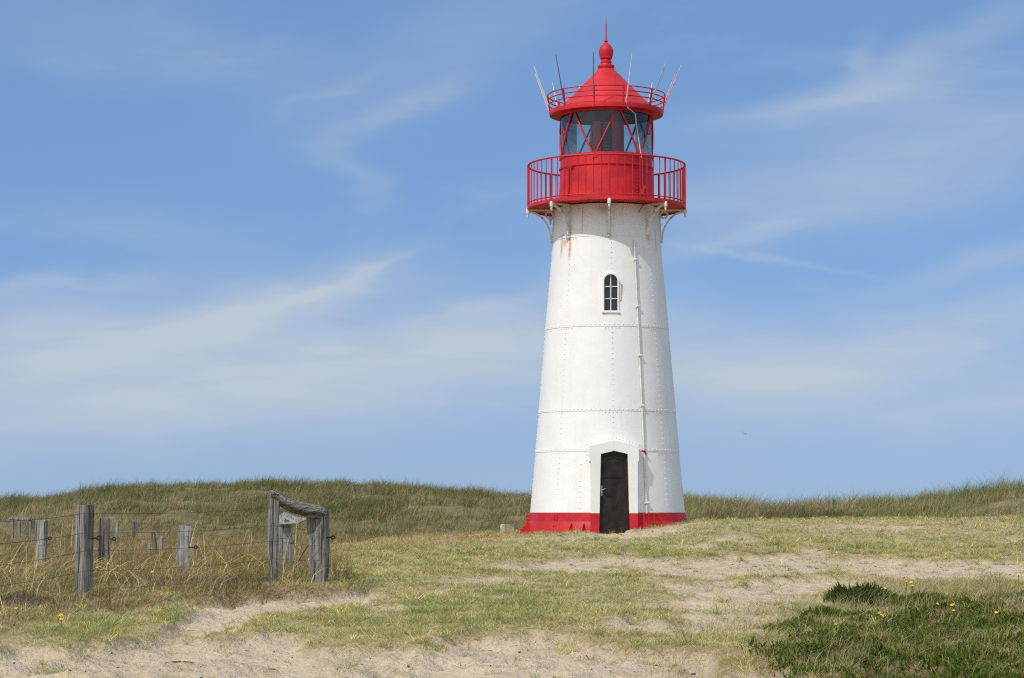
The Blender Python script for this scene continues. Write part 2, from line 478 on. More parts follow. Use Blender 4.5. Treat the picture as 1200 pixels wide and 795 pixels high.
# ------------------------------------------------------------------ grass
def blade_mesh(name, P, H, W, yaw, bend, col, seg=3, wyaw=None):
    n = len(P)
    ts = {3: [0, .38, .72, 1.0], 2: [0, .55, 1.0]}[seg]
    wf = {3: [.8, 1.0, .65, 0], 2: [1.0, .75, 0]}[seg]
    d = np.stack([np.cos(yaw), np.sin(yaw)], 1)
    wy = RNG.uniform(0, math.pi, n) if wyaw is None else wyaw
    wd = np.stack([np.cos(wy), np.sin(wy)], 1)
    rows = []; cols = []
    for t, f in zip(ts, wf):
        c = np.empty((n, 3))
        off = (H * bend * t * t)[:, None] * d
        c[:, :2] = P[:, :2] + off
        c[:, 2] = P[:, 2] + H * (t - np.minimum(bend, 1.3) * .38 * t * t)
        tip = (1 + .25 * t)
        if f > 0:
            w = (W * f * .5)[:, None] * wd
            a = c.copy(); a[:, :2] -= w; b = c.copy(); b[:, :2] += w
            rows += [a, b]; cols += [col, col]
        else:
            rows.append(c); cols.append(col)
    k = len(rows)
    V = np.stack(rows, 1).reshape(-1, 3); C = np.stack(cols, 1).reshape(-1, 3)
    base = (np.arange(n) * k)[:, None]
    q = []
    for s in range(seg - 1): q += [2 * s, 2 * s + 1, 2 * s + 3, 2 * s + 2]
    q += [2 * (seg - 1), 2 * (seg - 1) + 1, 2 * (seg - 1) + 2]
    loops = (base + np.array(q)[None, :]).ravel()
    fn = np.tile(np.array([4] * (seg - 1) + [3]), n)
    return mesh_np(name, V, fn, loops, col=C)

GREEN = np.array((.165, .195, .062)); YELL = np.array((.46, .41, .148)); STRAW = np.array((.62, .51, .28)); OLIVE = np.array((.24, .225, .085)); GREY = np.array((.23, .27, .15)); RUST = np.array((.40, .24, .115)); FRESH = np.array((.26, .295, .08))
def pal(n, cols, w):
    w = np.array(w, float)
    if w.ndim == 1: w = np.tile(w, (n, 1))
    w = w / w.sum(1, keepdims=True)
    idx = (RNG.random(n)[:, None] > np.cumsum(w, 1)).sum(1).clip(0, len(cols) - 1)
    c = np.array(cols)[idx]
    return c * RNG.uniform(.75, 1.25, (n, 1))

def scatter(n, y0, y1, p0=-350, p1=1550):
    """points evenly spread over the ground of the view between two distances (even per area)"""
    y = np.sqrt(RNG.uniform(y0 ** 2, y1 ** 2, n)); x = (RNG.uniform(p0, p1, n) - 600) / F * y
    return x, y

SX, SY = -.12, 60.0
def turf_density(x, y):
    s = sandmask(x, y); tl = tallmask(x, y); cv = covermask(x, y); du = dunemask(x, y)
    c1 = fbm(x * 2.6, y * 1.7, 91, 3); c2 = fbm(x * .7, y * .45, 93, 3)
    d = (1 - sstep(.12, .66, s + (c1 - .5) * .75)) * (1 - .4 * tl) * (1 - .75 * cv) * (1 - .6 * du)
    d += .015 + .30 * sstep(.60, .72, fbm(x * 4.5, y * 2.6, 99, 2)) * (y < 62)
    ok = (np.hypot(x - XT, y - TD) > 2.07) & (np.hypot(x - SX, y - SY) > .42)
    return d * ok, c1, c2
TURFCOL = [GREEN * 1.8, YELL * 1.35, STRAW * 1.15, FRESH * 1.6, RUST * 1.1, GREY * 1.2]
def turf_weights(x, y):
    gr = sstep(.42, .60, fbm(x * .9, y * .6, 95, 3)); g2 = sstep(.5, .62, fbm(x * 2.3, y * 1.6, 96, 2))
    brown = sstep(.52, .63, fbm(x * .16 + 5, y * .12 + 2, 97, 3)) * sstep(44, 52, y) + .35 * sstep(52, 60, y)
    brown = np.maximum(brown, 2.6 * drymask(x, y)); edge_t = sstep(.0, .25, tallmask(x + .6, y + 1.2)) * sstep(34, 30, y)
    return np.stack([1.1 * gr + .15 + .5 * g2, .95 - .5 * gr - .4 * edge_t, .55 - .3 * gr + .3 * brown + .4 * edge_t, .5 * gr + .1, .15 + 1.2 * brown + .8 * edge_t, .25 + .4 * gr + .5 * g2 + .6 * edge_t], 1)
def turf():
    parts = []
    for (n, y0, y1) in ((129000, 18.5, 30), (158000, 30, 46), (115000, 46, 69)):      # lying litter
        x, y = scatter(n, y0, y1)
        d, c1, c2 = turf_density(x, y)
        k = RNG.random(n) < d * .9
        x, y = x[k], y[k]; m = len(x)
        c = pal(m, [STRAW * 1.15, YELL * 1.25, RUST * 1.15, (.50, .42, .27), GREEN * 1.7], [.8, .8, .5, .8, .3])
        parts.append((np.stack([x, y, gz(x, y) - .004], 1), RNG.uniform(.04, .09, m), .0052 * (y / 26) ** .85, RNG.uniform(0, 6.28, m), RNG.uniform(1.6, 3.0, m), c))
    for (n, y0, y1, per) in ((23400, 18.5, 30, 15), (29000, 30, 46, 13), (21500, 46, 69, 10)):       # tufts
        x, y = scatter(n, y0, y1)
        d, c1, c2 = turf_density(x, y)
        k = RNG.random(n) < d * (.22 + 1.0 * sstep(.40, .58, c1))
        x, y, c1, c2 = x[k], y[k], c1[k], c2[k]; nt_ = len(x)
        tc = pal(nt_, TURFCOL, turf_weights(x, y)) * RNG.uniform(.72, 1.2, (nt_, 1))
        th = RNG.uniform(.05, .11, nt_) * (.6 + .9 * sstep(.4, .7, c1)) * RNG.choice([1, 1, 1, 1, 1.8], nt_)
        sp = RNG.uniform(.02, .06, nt_)
        q = np.repeat(np.arange(nt_), per); m = len(q)
        a = RNG.uniform(0, 6.283, m); r = np.sqrt(RNG.random(m)) * sp[q]
        px_, py_ = x[q] + r * np.cos(a), y[q] + r * np.sin(a)
        c = tc[q] * RNG.uniform(.75, 1.25, (m, 1)) * .75 + .25 * pal(m, TURFCOL, [1, 1, .6, .5, .3, .6])
        parts.append((np.stack([px_, py_, gz(px_, py_) - .006], 1), th[q] * RNG.uniform(.6, 1.15, m), .0056 * (py_ / 26) ** .85 * RNG.uniform(.7, 1.3, m), a + RNG.normal(0, .6, m), RNG.uniform(.5, 2.3, m), c))
    a = [np.concatenate(z) for z in zip(*parts)]
    tag(link('turf_grass', blade_mesh('turf_grass', *a, seg=2), M['blade']), 'short yellow green turf growing in patches over the sandy slope', 'grass', kind='stuff')
turf()

def tufts(name, x, y, per, hmin, hmax, spread, W, cols, wts, label, cat='grass', lean=(.0, .7), bend=(.15, .75), seg=3, hfun=None):
    n = len(x); th = RNG.uniform(hmin, hmax, n)
    if hfun is not None: th *= hfun(x, y)
    tc = pal(n, cols, wts)
    k = np.repeat(np.arange(n), per); m = len(k)
    a = RNG.uniform(0, 2 * math.pi, m); r = np.sqrt(RNG.random(m)) * spread * np.repeat(RNG.uniform(.6, 1.4, n), per)
    px = x[k] + r * np.cos(a); py = y[k] + r * np.sin(a)
    H = th[k] * RNG.uniform(.55, 1.1, m)
    yaw = a + RNG.normal(0, .8, m)
    B = RNG.uniform(bend[0], bend[1], m)
    yaw = np.where(RNG.random(m) < lean[1], RNG.normal(lean[0], .9, m), yaw)
    c = tc[k] * RNG.uniform(.7, 1.3, (m, 1)) * .7 + .3 * pal(m, cols, np.array(wts)[k] if np.array(wts).ndim == 2 else wts)
    wd = W * (py / 26) ** .8 if np.isscalar(W) else W[k]
    me = blade_mesh(name, np.stack([px, py, gz(px, py) - .01], 1), H, wd * RNG.uniform(.7, 1.3, m), yaw, B, c, seg=seg)
    return tag(link(name, me, M['blade']), label, cat, kind='stuff')

# marram on the dunes
def dune_grass(name, p0, p1, n, y0, y1, label, per, cols, hm, dry):
    x, y = scatter(n, y0, y1, p0, p1)
    px = rel(x, y); Dr = np.interp(px, [0, 600, 900, 1200], [95, 90, 82, 79])
    du = dunemask(x, y) * sstep(9, 5, y - Dr)
    g = fbm(x * .42, y * .42, 101, 3); bare = sstep(.60, .70, fbm(x * .28 + 7, y * .4, 103, 3))
    k = RNG.random(n) < du * (.22 + .85 * sstep(.38, .58, g)) * (1 - .8 * bare)
    x, y, g = x[k], y[k], g[k]; px = px[k]; Dr = Dr[k]
    foot = sstep(.38, .6, (y - 66) / (Dr - 66) * .7 + (g - .4))
    d = fbm(x * .2, y * .3, 105, 3)
    pg = sstep(.44, .58, fbm(x * .55, y * .5, 109, 3)); ps = sstep(.52, .64, fbm(x * .4 + 9, y * .45, 110, 3))
    w = np.stack([.6 + .3 * foot, .25 + 1.5 * pg, .2 + (dry + .6) * ps + .4 * (1 - foot), .3 + .5 * foot * (1 - pg), .10 + .7 * ps * sstep(.45, .6, d)], 1)
    return tufts(name, x, y, per, hm[0], hm[1], .22, .0048, cols, w, label, lean=(.2, .55), bend=(.25, 1.5), seg=2,
                 hfun=lambda x, y: .3 + 1.25 * fbm(x * .6, y * .6, 107, 2))
dune_grass('marram_grass', -330, 720, 16400, 65, 103, 'olive green marram grass covering the long dune behind the fence posts', 17, [OLIVE * .9, GREEN * .8, STRAW * .66, GREY * .85, RUST * .7], (.36, .70), .7)
dune_grass('marram_grass', 720, 1560, 9200, 64.5, 92, 'straw tinged marram grass covering the dune to the right of the lighthouse', 17, [OLIVE, GREEN, STRAW * .75, GREY, RUST], (.45, .85), .9)

# tall dry grass by the fence
def tall_grass():
    n = 11300
    x, y = scatter(n, 24, 62, -330, 430)
    tl = tallmask(x, y); g = fbm(x * 1.1, y * .8, 111, 3)
    k = RNG.random(n) < tl ** .5 * (.3 + .9 * sstep(.35, .6, g))
    for pp, yy, hw_ in ((101, 28.1, 17), (374, 32.0, 16), (321, 31.7, 10), (218, 34.6, 10)):
        k &= ~((np.abs(rel(x, y) - pp) < hw_) & (y < yy + .15) & (y > yy - 2.3) & (RNG.random(n) < .85))
    x, y, g = x[k], y[k], g[k]
    d = fbm(x * .5, y * .4, 113, 3); far = sstep(36, 48, y)
    w = np.stack([.55 + .3 * far, .6 + .7 * sstep(.45, .62, d), .85 * sstep(.62, .42, d) + .4, .34 + 0 * d, .20 + .2 * far], 1)
    tufts('tall_grass', x, y, 22, .20, .48, .17, .0048, [STRAW * .85, OLIVE * .75, RUST * .7, GREEN * .85, YELL * .8], w,
          'tall dry straw and rust coloured grass growing round the fence posts', lean=(.15, .45), bend=(.2, 1.5))
    n = 115                                         # tall pale seed stalks
    x, y = scatter(n, 26, 50, -40, 390); k = tallmask(x, y) > .5; x, y = x[k], y[k]; m = len(x)
    me = blade_mesh('seed_stalks', np.stack([x, y, gz(x, y)], 1), RNG.uniform(.5, .95, m), .010 * (y / 30), RNG.normal(.3, 1.2, m), RNG.uniform(.05, .45, m), pal(m, [STRAW * 1.05, STRAW * .85], [1, 1]))
    tag(link('seed_stalks', me, M['blade']), 'pale upright seed stalks rising above the tall dry grass', 'grass', kind='stuff')
tall_grass()
def tussocks():
    n = 1900
    x, y = scatter(n, 19, 50)
    s = sandmask(x, y); tl = tallmask(x, y); cv = covermask(x, y); g = fbm(x * .7, y * .5, 131, 3)
    k = (RNG.random(n) < sstep(.45, .62, g) * (1 - .8 * sstep(.3, .7, s)) * (1 - cv) * (1 - .5 * tl)) & (np.hypot(x - XT, y - TD) > 2.6)
    x, y = x[k], y[k]
    qa = R(-10) + RNG.uniform(-1.9, 1.9, 70); qr = RNG.uniform(2.13, 2.5, 70)         # tufts against the foot of the tower
    qx, qy = XT + qr * np.sin(qa), TD - qr * np.cos(qa); kk = (np.abs(qx - XT - .12) > .45); x = np.concatenate([x, qx[kk]]); y = np.concatenate([y, qy[kk]])
    tufts('tussock_grass', x, y, 16, .09, .22, .13, .0042, [GREEN * 1.6, YELL * 1.25, STRAW * 1.1, GREY * 1.3], [1, .7, .5, 1], 'scattered longer grey green tussocks standing out of the short turf', lean=(.1, .5), bend=(.5, 1.9))
    n = 700                                        # long blades arching over, by the fence
    x, y = scatter(n, 24.5, 36, -60, 400); k = tallmask(x, y) > .4; x, y = x[k], y[k]; m = len(x)
    me = blade_mesh('arching_blades', np.stack([x, y, gz(x, y)], 1), RNG.uniform(.4, .75, m), .0075 * (y / 30), RNG.normal(.0, 1.6, m), RNG.uniform(.7, 1.7, m), pal(m, [STRAW * 1.15, YELL, OLIVE * 1.2], [1, .5, .5]))
    tag(link('arching_blades', me, M['blade']), 'long pale grass blades arching over round the foot of the fence posts', 'grass', kind='stuff')
tussocks()

# right foreground: low evergreen cover and wiry grass over it
def cover():
    n = 150000
    x, y = scatter(n, 17.5, 31, 800, 1600)
    c = covermask(x, y); g = fbm(x * 1.2, y * .9, 121, 3); cl = fbm(x * 5, y * 4, 123, 2)
    k = RNG.random(n) < sstep(.12, .9, c) * (.12 + 1.05 * np.maximum(sstep(.38, .52, g), .8 * sstep(940, 1020, rel(x, y)) * sstep(26, 23.5, y))) * (.35 + .9 * cl)
    x, y, cl, g = x[k], y[k], cl[k], g[k]; m = len(x)
    H = RNG.uniform(.05, .10, m) * (.5 + 1.1 * cl)
    w = np.stack([1 + 0 * g, .75 + 0 * g, .25 + .4 * sstep(.5, .4, g), .10 + 0 * g], 1)
    col = pal(m, [(.055, .105, .012), (.095, .155, .018), (.20, .17, .055), (.24, .10, .04)], w)
    me = blade_mesh('low_evergreen_cover', np.stack([x, y, gz(x, y) - .01], 1), H, np.full(m, .014), RNG.uniform(0, 6.28, m), RNG.uniform(.1, 1.1, m), col, seg=3)
    tag(link('low_evergreen_cover', me, M['plant']), 'low dark green heath plants carpeting the right foreground', 'ground cover', kind='stuff')
    n = 5900
    x, y = scatter(n, 17.5, 35, 700, 1600)
    c = covermask(x, y + 1.2); g = fbm(x * .9, y * .7, 125, 3)
    soft = sstep(-190, 40, rel(x, y) - np.interp(y, [14, 19, 22, 25, 28, 31], [860, 870, 890, 930, 985, 1120]) + (g - .5) * 200) * sstep(35, 30, y)
    k = RNG.random(n) < np.maximum(c, 1.0 * soft) * (.12 + 1.0 * sstep(.60, .42, g)) * (1 - .82 * sstep(910, 1000, rel(x, y)) * sstep(27, 24.5, y))
    x, y = x[k], y[k]
    tufts('wiry_grass', x, y, 17, .12, .36, .16, .0038, [STRAW * .95, OLIVE * 1.1, GREY, RUST, YELL], [.8, .8, .7, .35, .5],
          'wiry mixed straw and green grass among the dark heath plants', lean=(.2, .45), bend=(.2, 1.25))
cover()

def heather():
    parts = []
    for (px, y0, sx, sy, n) in ((225, 31.0, 55, 1.2, 1500), (15, 27.0, 40, .7, 900), (310, 31.6, 25, .6, 300)):
        y = RNG.normal(y0, sy * .6, n); x = (px + RNG.normal(0, sx * .6, n) - 600) / F * y
        H = RNG.uniform(.05, .16, n)
        c = pal(n, [(.20, .13, .19), (.19, .13, .075), (.28, .20, .28), (.15, .15, .06)], [.9, 1, .4, .6])
        parts.append((np.stack([x, y, gz(x, y)], 1), H, np.full(n, .011), RNG.uniform(0, 6.28, n), RNG.uniform(.1, .7, n), c))
    a = [np.concatenate(z) for z in zip(*parts)]
    tag(link('heather', blade_mesh('heather', *a, seg=2), M['plant']), 'faded purple heather low in the dry grass near the fence', 'heather', kind='stuff')
heather()

def debris():
    n = 4200
    x, y = scatter(n, 17.5, 48); k = sandmask(x, y) > .5; x, y = x[k], y[k]
    mb = MB()
    for a, b in zip(x, y):
        r = random.choice((.005, .007, .009, .013)) * random.uniform(.7, 1.4) * (1 if random.random() < .97 else 2.0)
        z = gz1(a, b)
        n_ = 6; vs = []
        el = random.choice((1, 1, 1.4, 3.5)); th = random.uniform(0, 6.28); ce, se = math.cos(th), math.sin(th)
        for zz, s in ((-.3, .8), (.3, 1), (.8, .5)):
            for i in range(n_):
                t = i * 2 * math.pi / n_; q = r * s * random.uniform(.7, 1.3)
                u_, v_ = q * el * math.cos(t), q * math.sin(t) / el ** .5; vs.append((a + u_ * ce - v_ * se, b + u_ * se + v_ * ce, z + r * zz))
        fs = [(j * n_ + i, j * n_ + (i + 1) % n_, (j + 1) * n_ + (i + 1) % n_, (j + 1) * n_ + i) for j in range(2) for i in range(n_)] + [tuple(2 * n_ + i for i in range(n_))]
        mb.cur = 0 if random.random() < .75 else 1
        mb.add(vs, fs)
    o = mb.build('pebbles', [paint('dark_pebble', (.10, .08, .06), .9, .4, 12, .3), paint('pale_pebble', (.55, .50, .43), .8, .2, 12, .3)])
    tag(o, 'small dark and pale pebbles strewn over the bare sand', 'pebbles', kind='stuff')
debris()

# ------------------------------------------------------------------ lighthouse
LH = empty('lighthouse', (XT, TD, TB))
tag(LH, 'round white riveted iron lighthouse with red lantern, red gallery and red base band', 'lighthouse')
AZ0 = -math.degrees(math.atan2(XT, TD))          # bearing offset of the camera as seen from the tower
def ZL(row): return unproj(711.9, row, TD).z - TB
def RR(px, row=400): return px * (unproj(1, row, TD) - unproj(0, row, TD)).x
def cyl(az, r, z): a = R(az + AZ0); return Vector((r * math.sin(a), -r * math.cos(a), z))
WALL = [(93.6, 640), (90.3, 601), (84.2, 531), (80.3, 485), (72.2, 388), (63.0, 284), (60.4, 246)]
def RW(row): return RR(float(np.interp(row, [w[1] for w in WALL][::-1], [w[0] for w in WALL][::-1])), row)

# tower shell: five courses of plate, each lapped over the one below, with its rivets
mb = MB()
prof = []
seams = [601, 531, 485, 388, 284, 246]
for a, b in zip(seams[:-1], seams[1:]):
    for q in np.linspace(0, 1, 5):
        row = a + (b - a) * q
        prof.append((RW(row) + .010 * (1 - q) - .002, ZL(row) + (.002 if q == 0 else 0)))
prof += [(RW(246) - .05, ZL(246)), (RW(601) - .05, ZL(601)), prof[0]]
mb.lathe(prof, 128)
shell_mb = mb; mb = MB()
def rivet(az, row, r=.0175, out=0.0):
    a = R(az + AZ0); n = Vector((math.sin(a), -math.cos(a), .085)).normalized()
    t = Vector((math.cos(a), math.sin(a), 0)); u = n.cross(t)
    c = cyl(az, RW(row) + .006 + out, ZL(row))
    vs = []
    for h, s in ((-.2, 1.0), (.45, .85), (.8, .45)):
        for i in range(7):
            q = 2 * math.pi * i / 7
            vs.append(c + n * (h * r) + (t * math.cos(q) + u * math.sin(q)) * r * s)
    fs = [(j * 7 + i, j * 7 + (i + 1) % 7, (j + 1) * 7 + (i + 1) % 7, (j + 1) * 7 + i) for j in range(2) for i in range(7)] + [tuple(14 + i for i in range(7))]
    mb.add(vs, fs)
for row in (531, 485, 388, 284):
    n = int(2 * math.pi * RW(row) / .118)
    for i in range(n):
        az = 360 * i / n - 180
        if row == 531 and -16 < az - 4.9 < 20: continue
        rivet(az, row - 2.2)
for k in range(8):
    for a, b in zip(seams[:-1], seams[1:]):
        az = 4.7 + 45 * k
        for row in np.arange(b + 7, a - 4, 6.0):
            if k == 0 and (row > 517 or 322 < row < 382): continue
            rivet(az, row, .0135)
        for j in (-2, -1, 0, 1, 2):
            if b > 250 and not (k == 0 and a == 601): rivet(az + j * 3.2, b + 1.6, .0125)
for sgn in (-1, 1):
    for row in np.arange(546, 600, 6.2): rivet(4.9 + sgn * 25.5, row, .017)
    for t in np.linspace(.06, .56, 7):
        rivet(4.9 + sgn * math.degrees(math.asin(t / 1.87)), 515.6 + t * 11, .017)
    for row in np.arange(523, 544, 6): rivet(4.9 + sgn * 20.8, row, .017)
rivets_mb = mb

# red base band with its foundation ledge
base_mb = MB()
base_mb.lathe([(RR(90), ZL(660)), (RR(95), ZL(660)), (RR(93.2), ZL(626)), (RR(92.2), ZL(613.2)), (RR(91.3), ZL(612.2)), (RR(91.0), ZL(610)), (RW(601) + .012, ZL(601.2)), (RW(601) - .06, ZL(601)), (RR(86), ZL(601)), (RR(86), ZL(660)), (RR(90), ZL(660))], 128)
mb = MB()
for k in range(1, 8):
    for row in (604.5, 608, 616, 621):
        for d in (-1.2, 1.2): rivet(4.7 + 45 * k + d, row, .018, .03)
base_riv = mb
# porch round the door
DA = 4.9
PF = 2.085
def pl(t, z, n):
    a = R(DA + AZ0); return Vector((t * math.cos(a) + n * math.sin(a), t * math.sin(a) - n * math.cos(a), z))
zr = ZL(601.8); zb = ZL(640); zs = ZL(543); zc = ZL(525.3); za = ZL(518.8); zdc = ZL(534.6); zda = ZL(531)
def dw(z): return .338 + (zdc - z) / (zdc - ZL(622)) * .047
def cut_shell(name, shell, riv, cutters, mat, smooth):
    a = shell.build(name, None, None, smooth=None)
    bs = [c.build('cutter', None, None, smooth=None) for c in cutters]
    for b in bs:
        m = a.modifiers.new('cut', 'BOOLEAN'); m.operation = 'DIFFERENCE'; m.solver = 'EXACT'; m.object = b
    dg = bpy.context.evaluated_depsgraph_get()
    me = bpy.data.meshes.new_from_object(a.evaluated_get(dg))
    bm = bmesh.new(); bm.from_mesh(me); r = riv.mesh('rivets', 0); bm.from_mesh(r)
    me2 = bpy.data.meshes.new(name); bm.to_mesh(me2); bm.free()
    for o in [a] + bs: bpy.data.objects.remove(o)
    me2.polygons.foreach_set('use_smooth', [True] * len(me2.polygons)); me2.set_sharp_from_angle(angle=R(smooth))
    me2.materials.clear()
    return link(name, me2, mat, LH)
c1 = MB(); c1.prism([(-.56, zr - .3), (.56, zr - .3), (.56, zc - .08), (-.56, zc - .08)], pl, 2.6, 1.5)
c2 = MB(); c2.prism([(-.56, zb - .8), (.56, zb - .8), (.56, zr + .3), (-.56, zr + .3)], pl, 2.6, 1.5)
c3 = MB(); WA = 3.75
def wl(t, z, n):
    a = R(WA + AZ0); return Vector((t * math.cos(a) + n * math.sin(a), t * math.sin(a) - n * math.cos(a), z))
zw0 = ZL(370.2); hw = .171; zsp = ZL(328.7) - hw
def arch(h, z0, top): return [(h, z0)] + [(h * math.cos(a), top + h * math.sin(a)) for a in np.linspace(0, math.pi, 17)] + [(-h, z0)]
c3.prism(arch(hw + .03, zw0 - .03, zsp), wl, 2.0, 1.2)
tower = cut_shell('tower_wall', shell_mb, rivets_mb, [c1, c3], M['tower'], 50)
base = cut_shell('base_band', base_mb, base_riv, [c2], M['red'], 40)
for k in range(6):                                # pairs of triangular foot plates
    for d in (-4.6, 4.6):
        mb = MB(); az = -21.4 + 60 * k + d
        def fn(r, z, w, az=az):
            a = R(az + AZ0); return Vector((r * math.sin(a) + w * math.cos(a), -r * math.cos(a) + w * math.sin(a), z))
        r0 = RR(90)
        mb.prism([(r0, ZL(612.8)), (RR(94.2), ZL(613.2)), (RR(107), ZL(626)), (RR(107), ZL(648)), (r0, ZL(648))], fn, -.012, .012)
        mb.prism([(RR(96), ZL(626.5)), (RR(109), ZL(626.5)), (RR(109), ZL(628)), (RR(96), ZL(628))], fn, -.09, .09)
        mb.build('foot_plate', M['red'], base, smooth=None)

mb = MB()
mb.prism([(-.592, zr), (-dw(zr), zr), (-dw(zdc), zdc), (0, zda), (dw(zdc), zdc), (dw(zr), zr), (.592, zr), (.592, zs), (.622, zs), (.622, zc), (0, za), (-.622, zc), (-.622, zs), (-.592, zs)], pl, PF, 1.35)
porch = mb.build('door_surround', M['tower'], LH, smooth=None, bevel=.006)
for sg in (-1, 1):
    mb = MB()
    mb.prism([(sg * .592, zr - .002), (sg * dw(zr), zr - .002), (sg * dw(zb), zb), (sg * .60, zb)], pl, PF + .002, 1.35)
    if sg > 0: mb.box(pl(.635, ZL(628), PF - .12), (.09, .12, .56), Matrix.Rotation(R(DA + AZ0), 3, 'Z'))
    mb.build('red_plinth', M['red'], porch, smooth=None, bevel=.006)
# door
mb = MB(); D0 = PF - .10
def dpoly(i, z0, z1c, z1a): return [(-dw(z0) + i, z0), (dw(z0) - i, z0), (dw(z1c) - i, z1c), (0, z1a), (-dw(z1c) + i, z1c)]
mb.prism(dpoly(-.01, zb, zdc + .01, zda + .01), pl, D0, D0 - .05)
door = mb.build('door', M['door'], LH, smooth=None)
mb = MB()
zp0, zp1, zp2 = ZL(561), ZL(540), ZL(536.8)
o, i_ = .085, .115
outer = [(-.255, zp0), (.245, zp0), (.235, zp1), (0, zp2), (-.24, zp1)]
inner = [(-.225, zp0 + .03), (.215, zp0 + .03), (.205, zp1 - .015), (0, zp2 - .035), (-.21, zp1 - .015)]
for j in range(5):
    k = (j + 1) % 5
    mb.prism([outer[j], outer[k], inner[k], inner[j]], pl, D0 + .022, D0 - .01)
mb.build('door_panel', M['door'], door, smooth=None)
mb = MB(); Rz = Matrix.Rotation(R(DA + AZ0), 3, 'Z')
mb.box(pl(-.318, ZL(576), D0 + .012), (.04, .015, .25), Rz)
mb.tube([pl(-.318, ZL(575), D0 + .01), pl(-.318, ZL(575), D0 + .05), pl(-.27, ZL(574.6), D0 + .055), pl(-.22, ZL(573.6), D0 + .05)], .009, 8)
mb.ball(pl(-.318, ZL(579.5), D0 + .03), .02)
mb.build('handle', M['steel'], door)
mb = MB(); mb.tube([pl(-.25, ZL(577.5), D0 + .02), pl(-.21, ZL(580), D0 + .04), pl(-.12, ZL(580.5), D0 + .03)], .014, 6)
mb.box(pl(-.13, ZL(580.5), D0 + .012), (.08, .03, .07), Rz)
mb.build('lock_hasp', M['black'], door)

# window
WN = RW(371) + .012
ao = arch(hw + .035, zw0 - .035, zsp); ai = arch(hw, zw0, zsp)
mb = MB()
for j in range(len(ao)):
    k = (j + 1) % len(ao)
    mb.prism([ao[j], ao[k], ai[k], ai[j]], wl, WN, WN - .3)
win = mb.build('window', M['tower'], LH, smooth=None)
mb = MB(); mb.prism(arch(hw + .01, zw0 - .01, zsp), wl, WN - .10, WN - .12); mb.build('pane', M['pane'], win, smooth=None)
mb = MB()
Rw = Matrix.Rotation(R(WA + AZ0), 3, 'Z')
mb.box(wl(0, (zw0 + zsp + hw) / 2, WN - .075), (.026, .03, zsp + hw - zw0), Rw)
for row in (342.6, 356.4): mb.box(wl(0, ZL(row), WN - .073), (2 * hw, .03, .024), Rw)
mb.build('glazing_bars', M['white_iron'], win, smooth=None)
mb = MB(); mb.box(wl(.0, zw0 - .052, WN + .004), (.47, .05, .028), Rw); mb.build('sill', M['white_iron'], win, smooth=None, bevel=.005)
mb = MB(); mb.box(wl(.245, ZL(347), WN - .035), (.028, .03, .50), Rw); mb.build('shutter_stay', M['white_iron'], win, smooth=None, bevel=.005)

# downpipe
mb = MB()
PA = 29.0
pts = [cyl(PA, RW(r) + .042, ZL(r)) for r in np.linspace(288, 602, 30)]
mb.tube(pts, .021, 10)
pipe = mb.build('conduit_pipe', M['white_iron'], LH)
for r in (311, 365, 421.5, 479, 590):
    mb = MB(); mb.tube([cyl(PA - 1.6, RW(r) + .05, ZL(r)), cyl(PA + 1.6, RW(r) + .05, ZL(r))], .034, 8); mb.tube([cyl(PA, RW(r) - .02, ZL(r)), cyl(PA, RW(r) + .05, ZL(r))], .03, 8)
    mb.build('clip', M['white_iron'], pipe)
mb = MB(); r = 531; mb.tube([cyl(PA - 2.4, RW(r) + .06, ZL(530.5)), cyl(PA, RW(r) + .08, ZL(531)), cyl(PA + 1.5, RW(r) + .06, ZL(534.5))], .022, 8); mb.build('clip', M['red'], pipe)
mb = MB()
for az in (25.0, 28.6, 33.0):
    mb.tube([cyl(az, RR(97), ZL(602)), cyl(az, RR(98.5), ZL(628))], .022, 8)
mb.tube([cyl(24.5, RR(97), ZL(602.5)), cyl(36.5, RR(97), ZL(602.5))], .026, 8)
mb.tube([cyl(36.5, RR(97), ZL(602.5)), cyl(36.5, RR(91), ZL(602.5))], .02, 8)
mb.build('red_pipe_guard', M['red'], LH)
mb = MB()
for row in (605, 609.5, 614): mb.box(cyl(-90, RR(92.6), ZL(row)), (.13, .1, .085))
mb.build('base_flange', M['red'], LH, smooth=None, bevel=.01)

# gallery
ZF = ZL(242.0)
mb = MB()
mb.lathe([(RR(50), ZF), (RR(92.0), ZF), (RR(93.2), ZF - .003), (RR(93.3), ZF - .085), (RR(91.6), ZF - .088), (RR(91.4), ZF - .05), (RR(75), ZF - .055), (RR(58), ZF - .06)], 128)
mb.build('gallery_floor', M['red'], LH, smooth=30)
mb = MB()
zt = ZL(194.8)
ring = lambda r, z, n=96: [(r * math.sin(2 * math.pi * i / n), -r * math.cos(2 * math.pi * i / n), z) for i in range(n)]
mb.tube(ring(RR(92.4), zt), .024, 8, closed=True)
mb.tube(ring(RR(92.4), ZF + .055), .017, 6, closed=True)
rail = mb.build('gallery_railing', M['red'], LH)
def bal(name, rad):
    m2 = MB(); m2.tube([(0, 0, ZF - .02), (0, 0, zt)], rad, 8); return m2.build(name, M['red'], rail)
b1 = bal('baluster', .0125); b2 = bal('railing_post', .024)
for k in range(64):
    p = cyl(2.0 + 360 / 64 * k, RR(92.4), 0)
    src = b2 if k % 8 == 0 else b1
    if k in (0, 1): src.location = p
    else: copy_obj(src, rail, location=p)
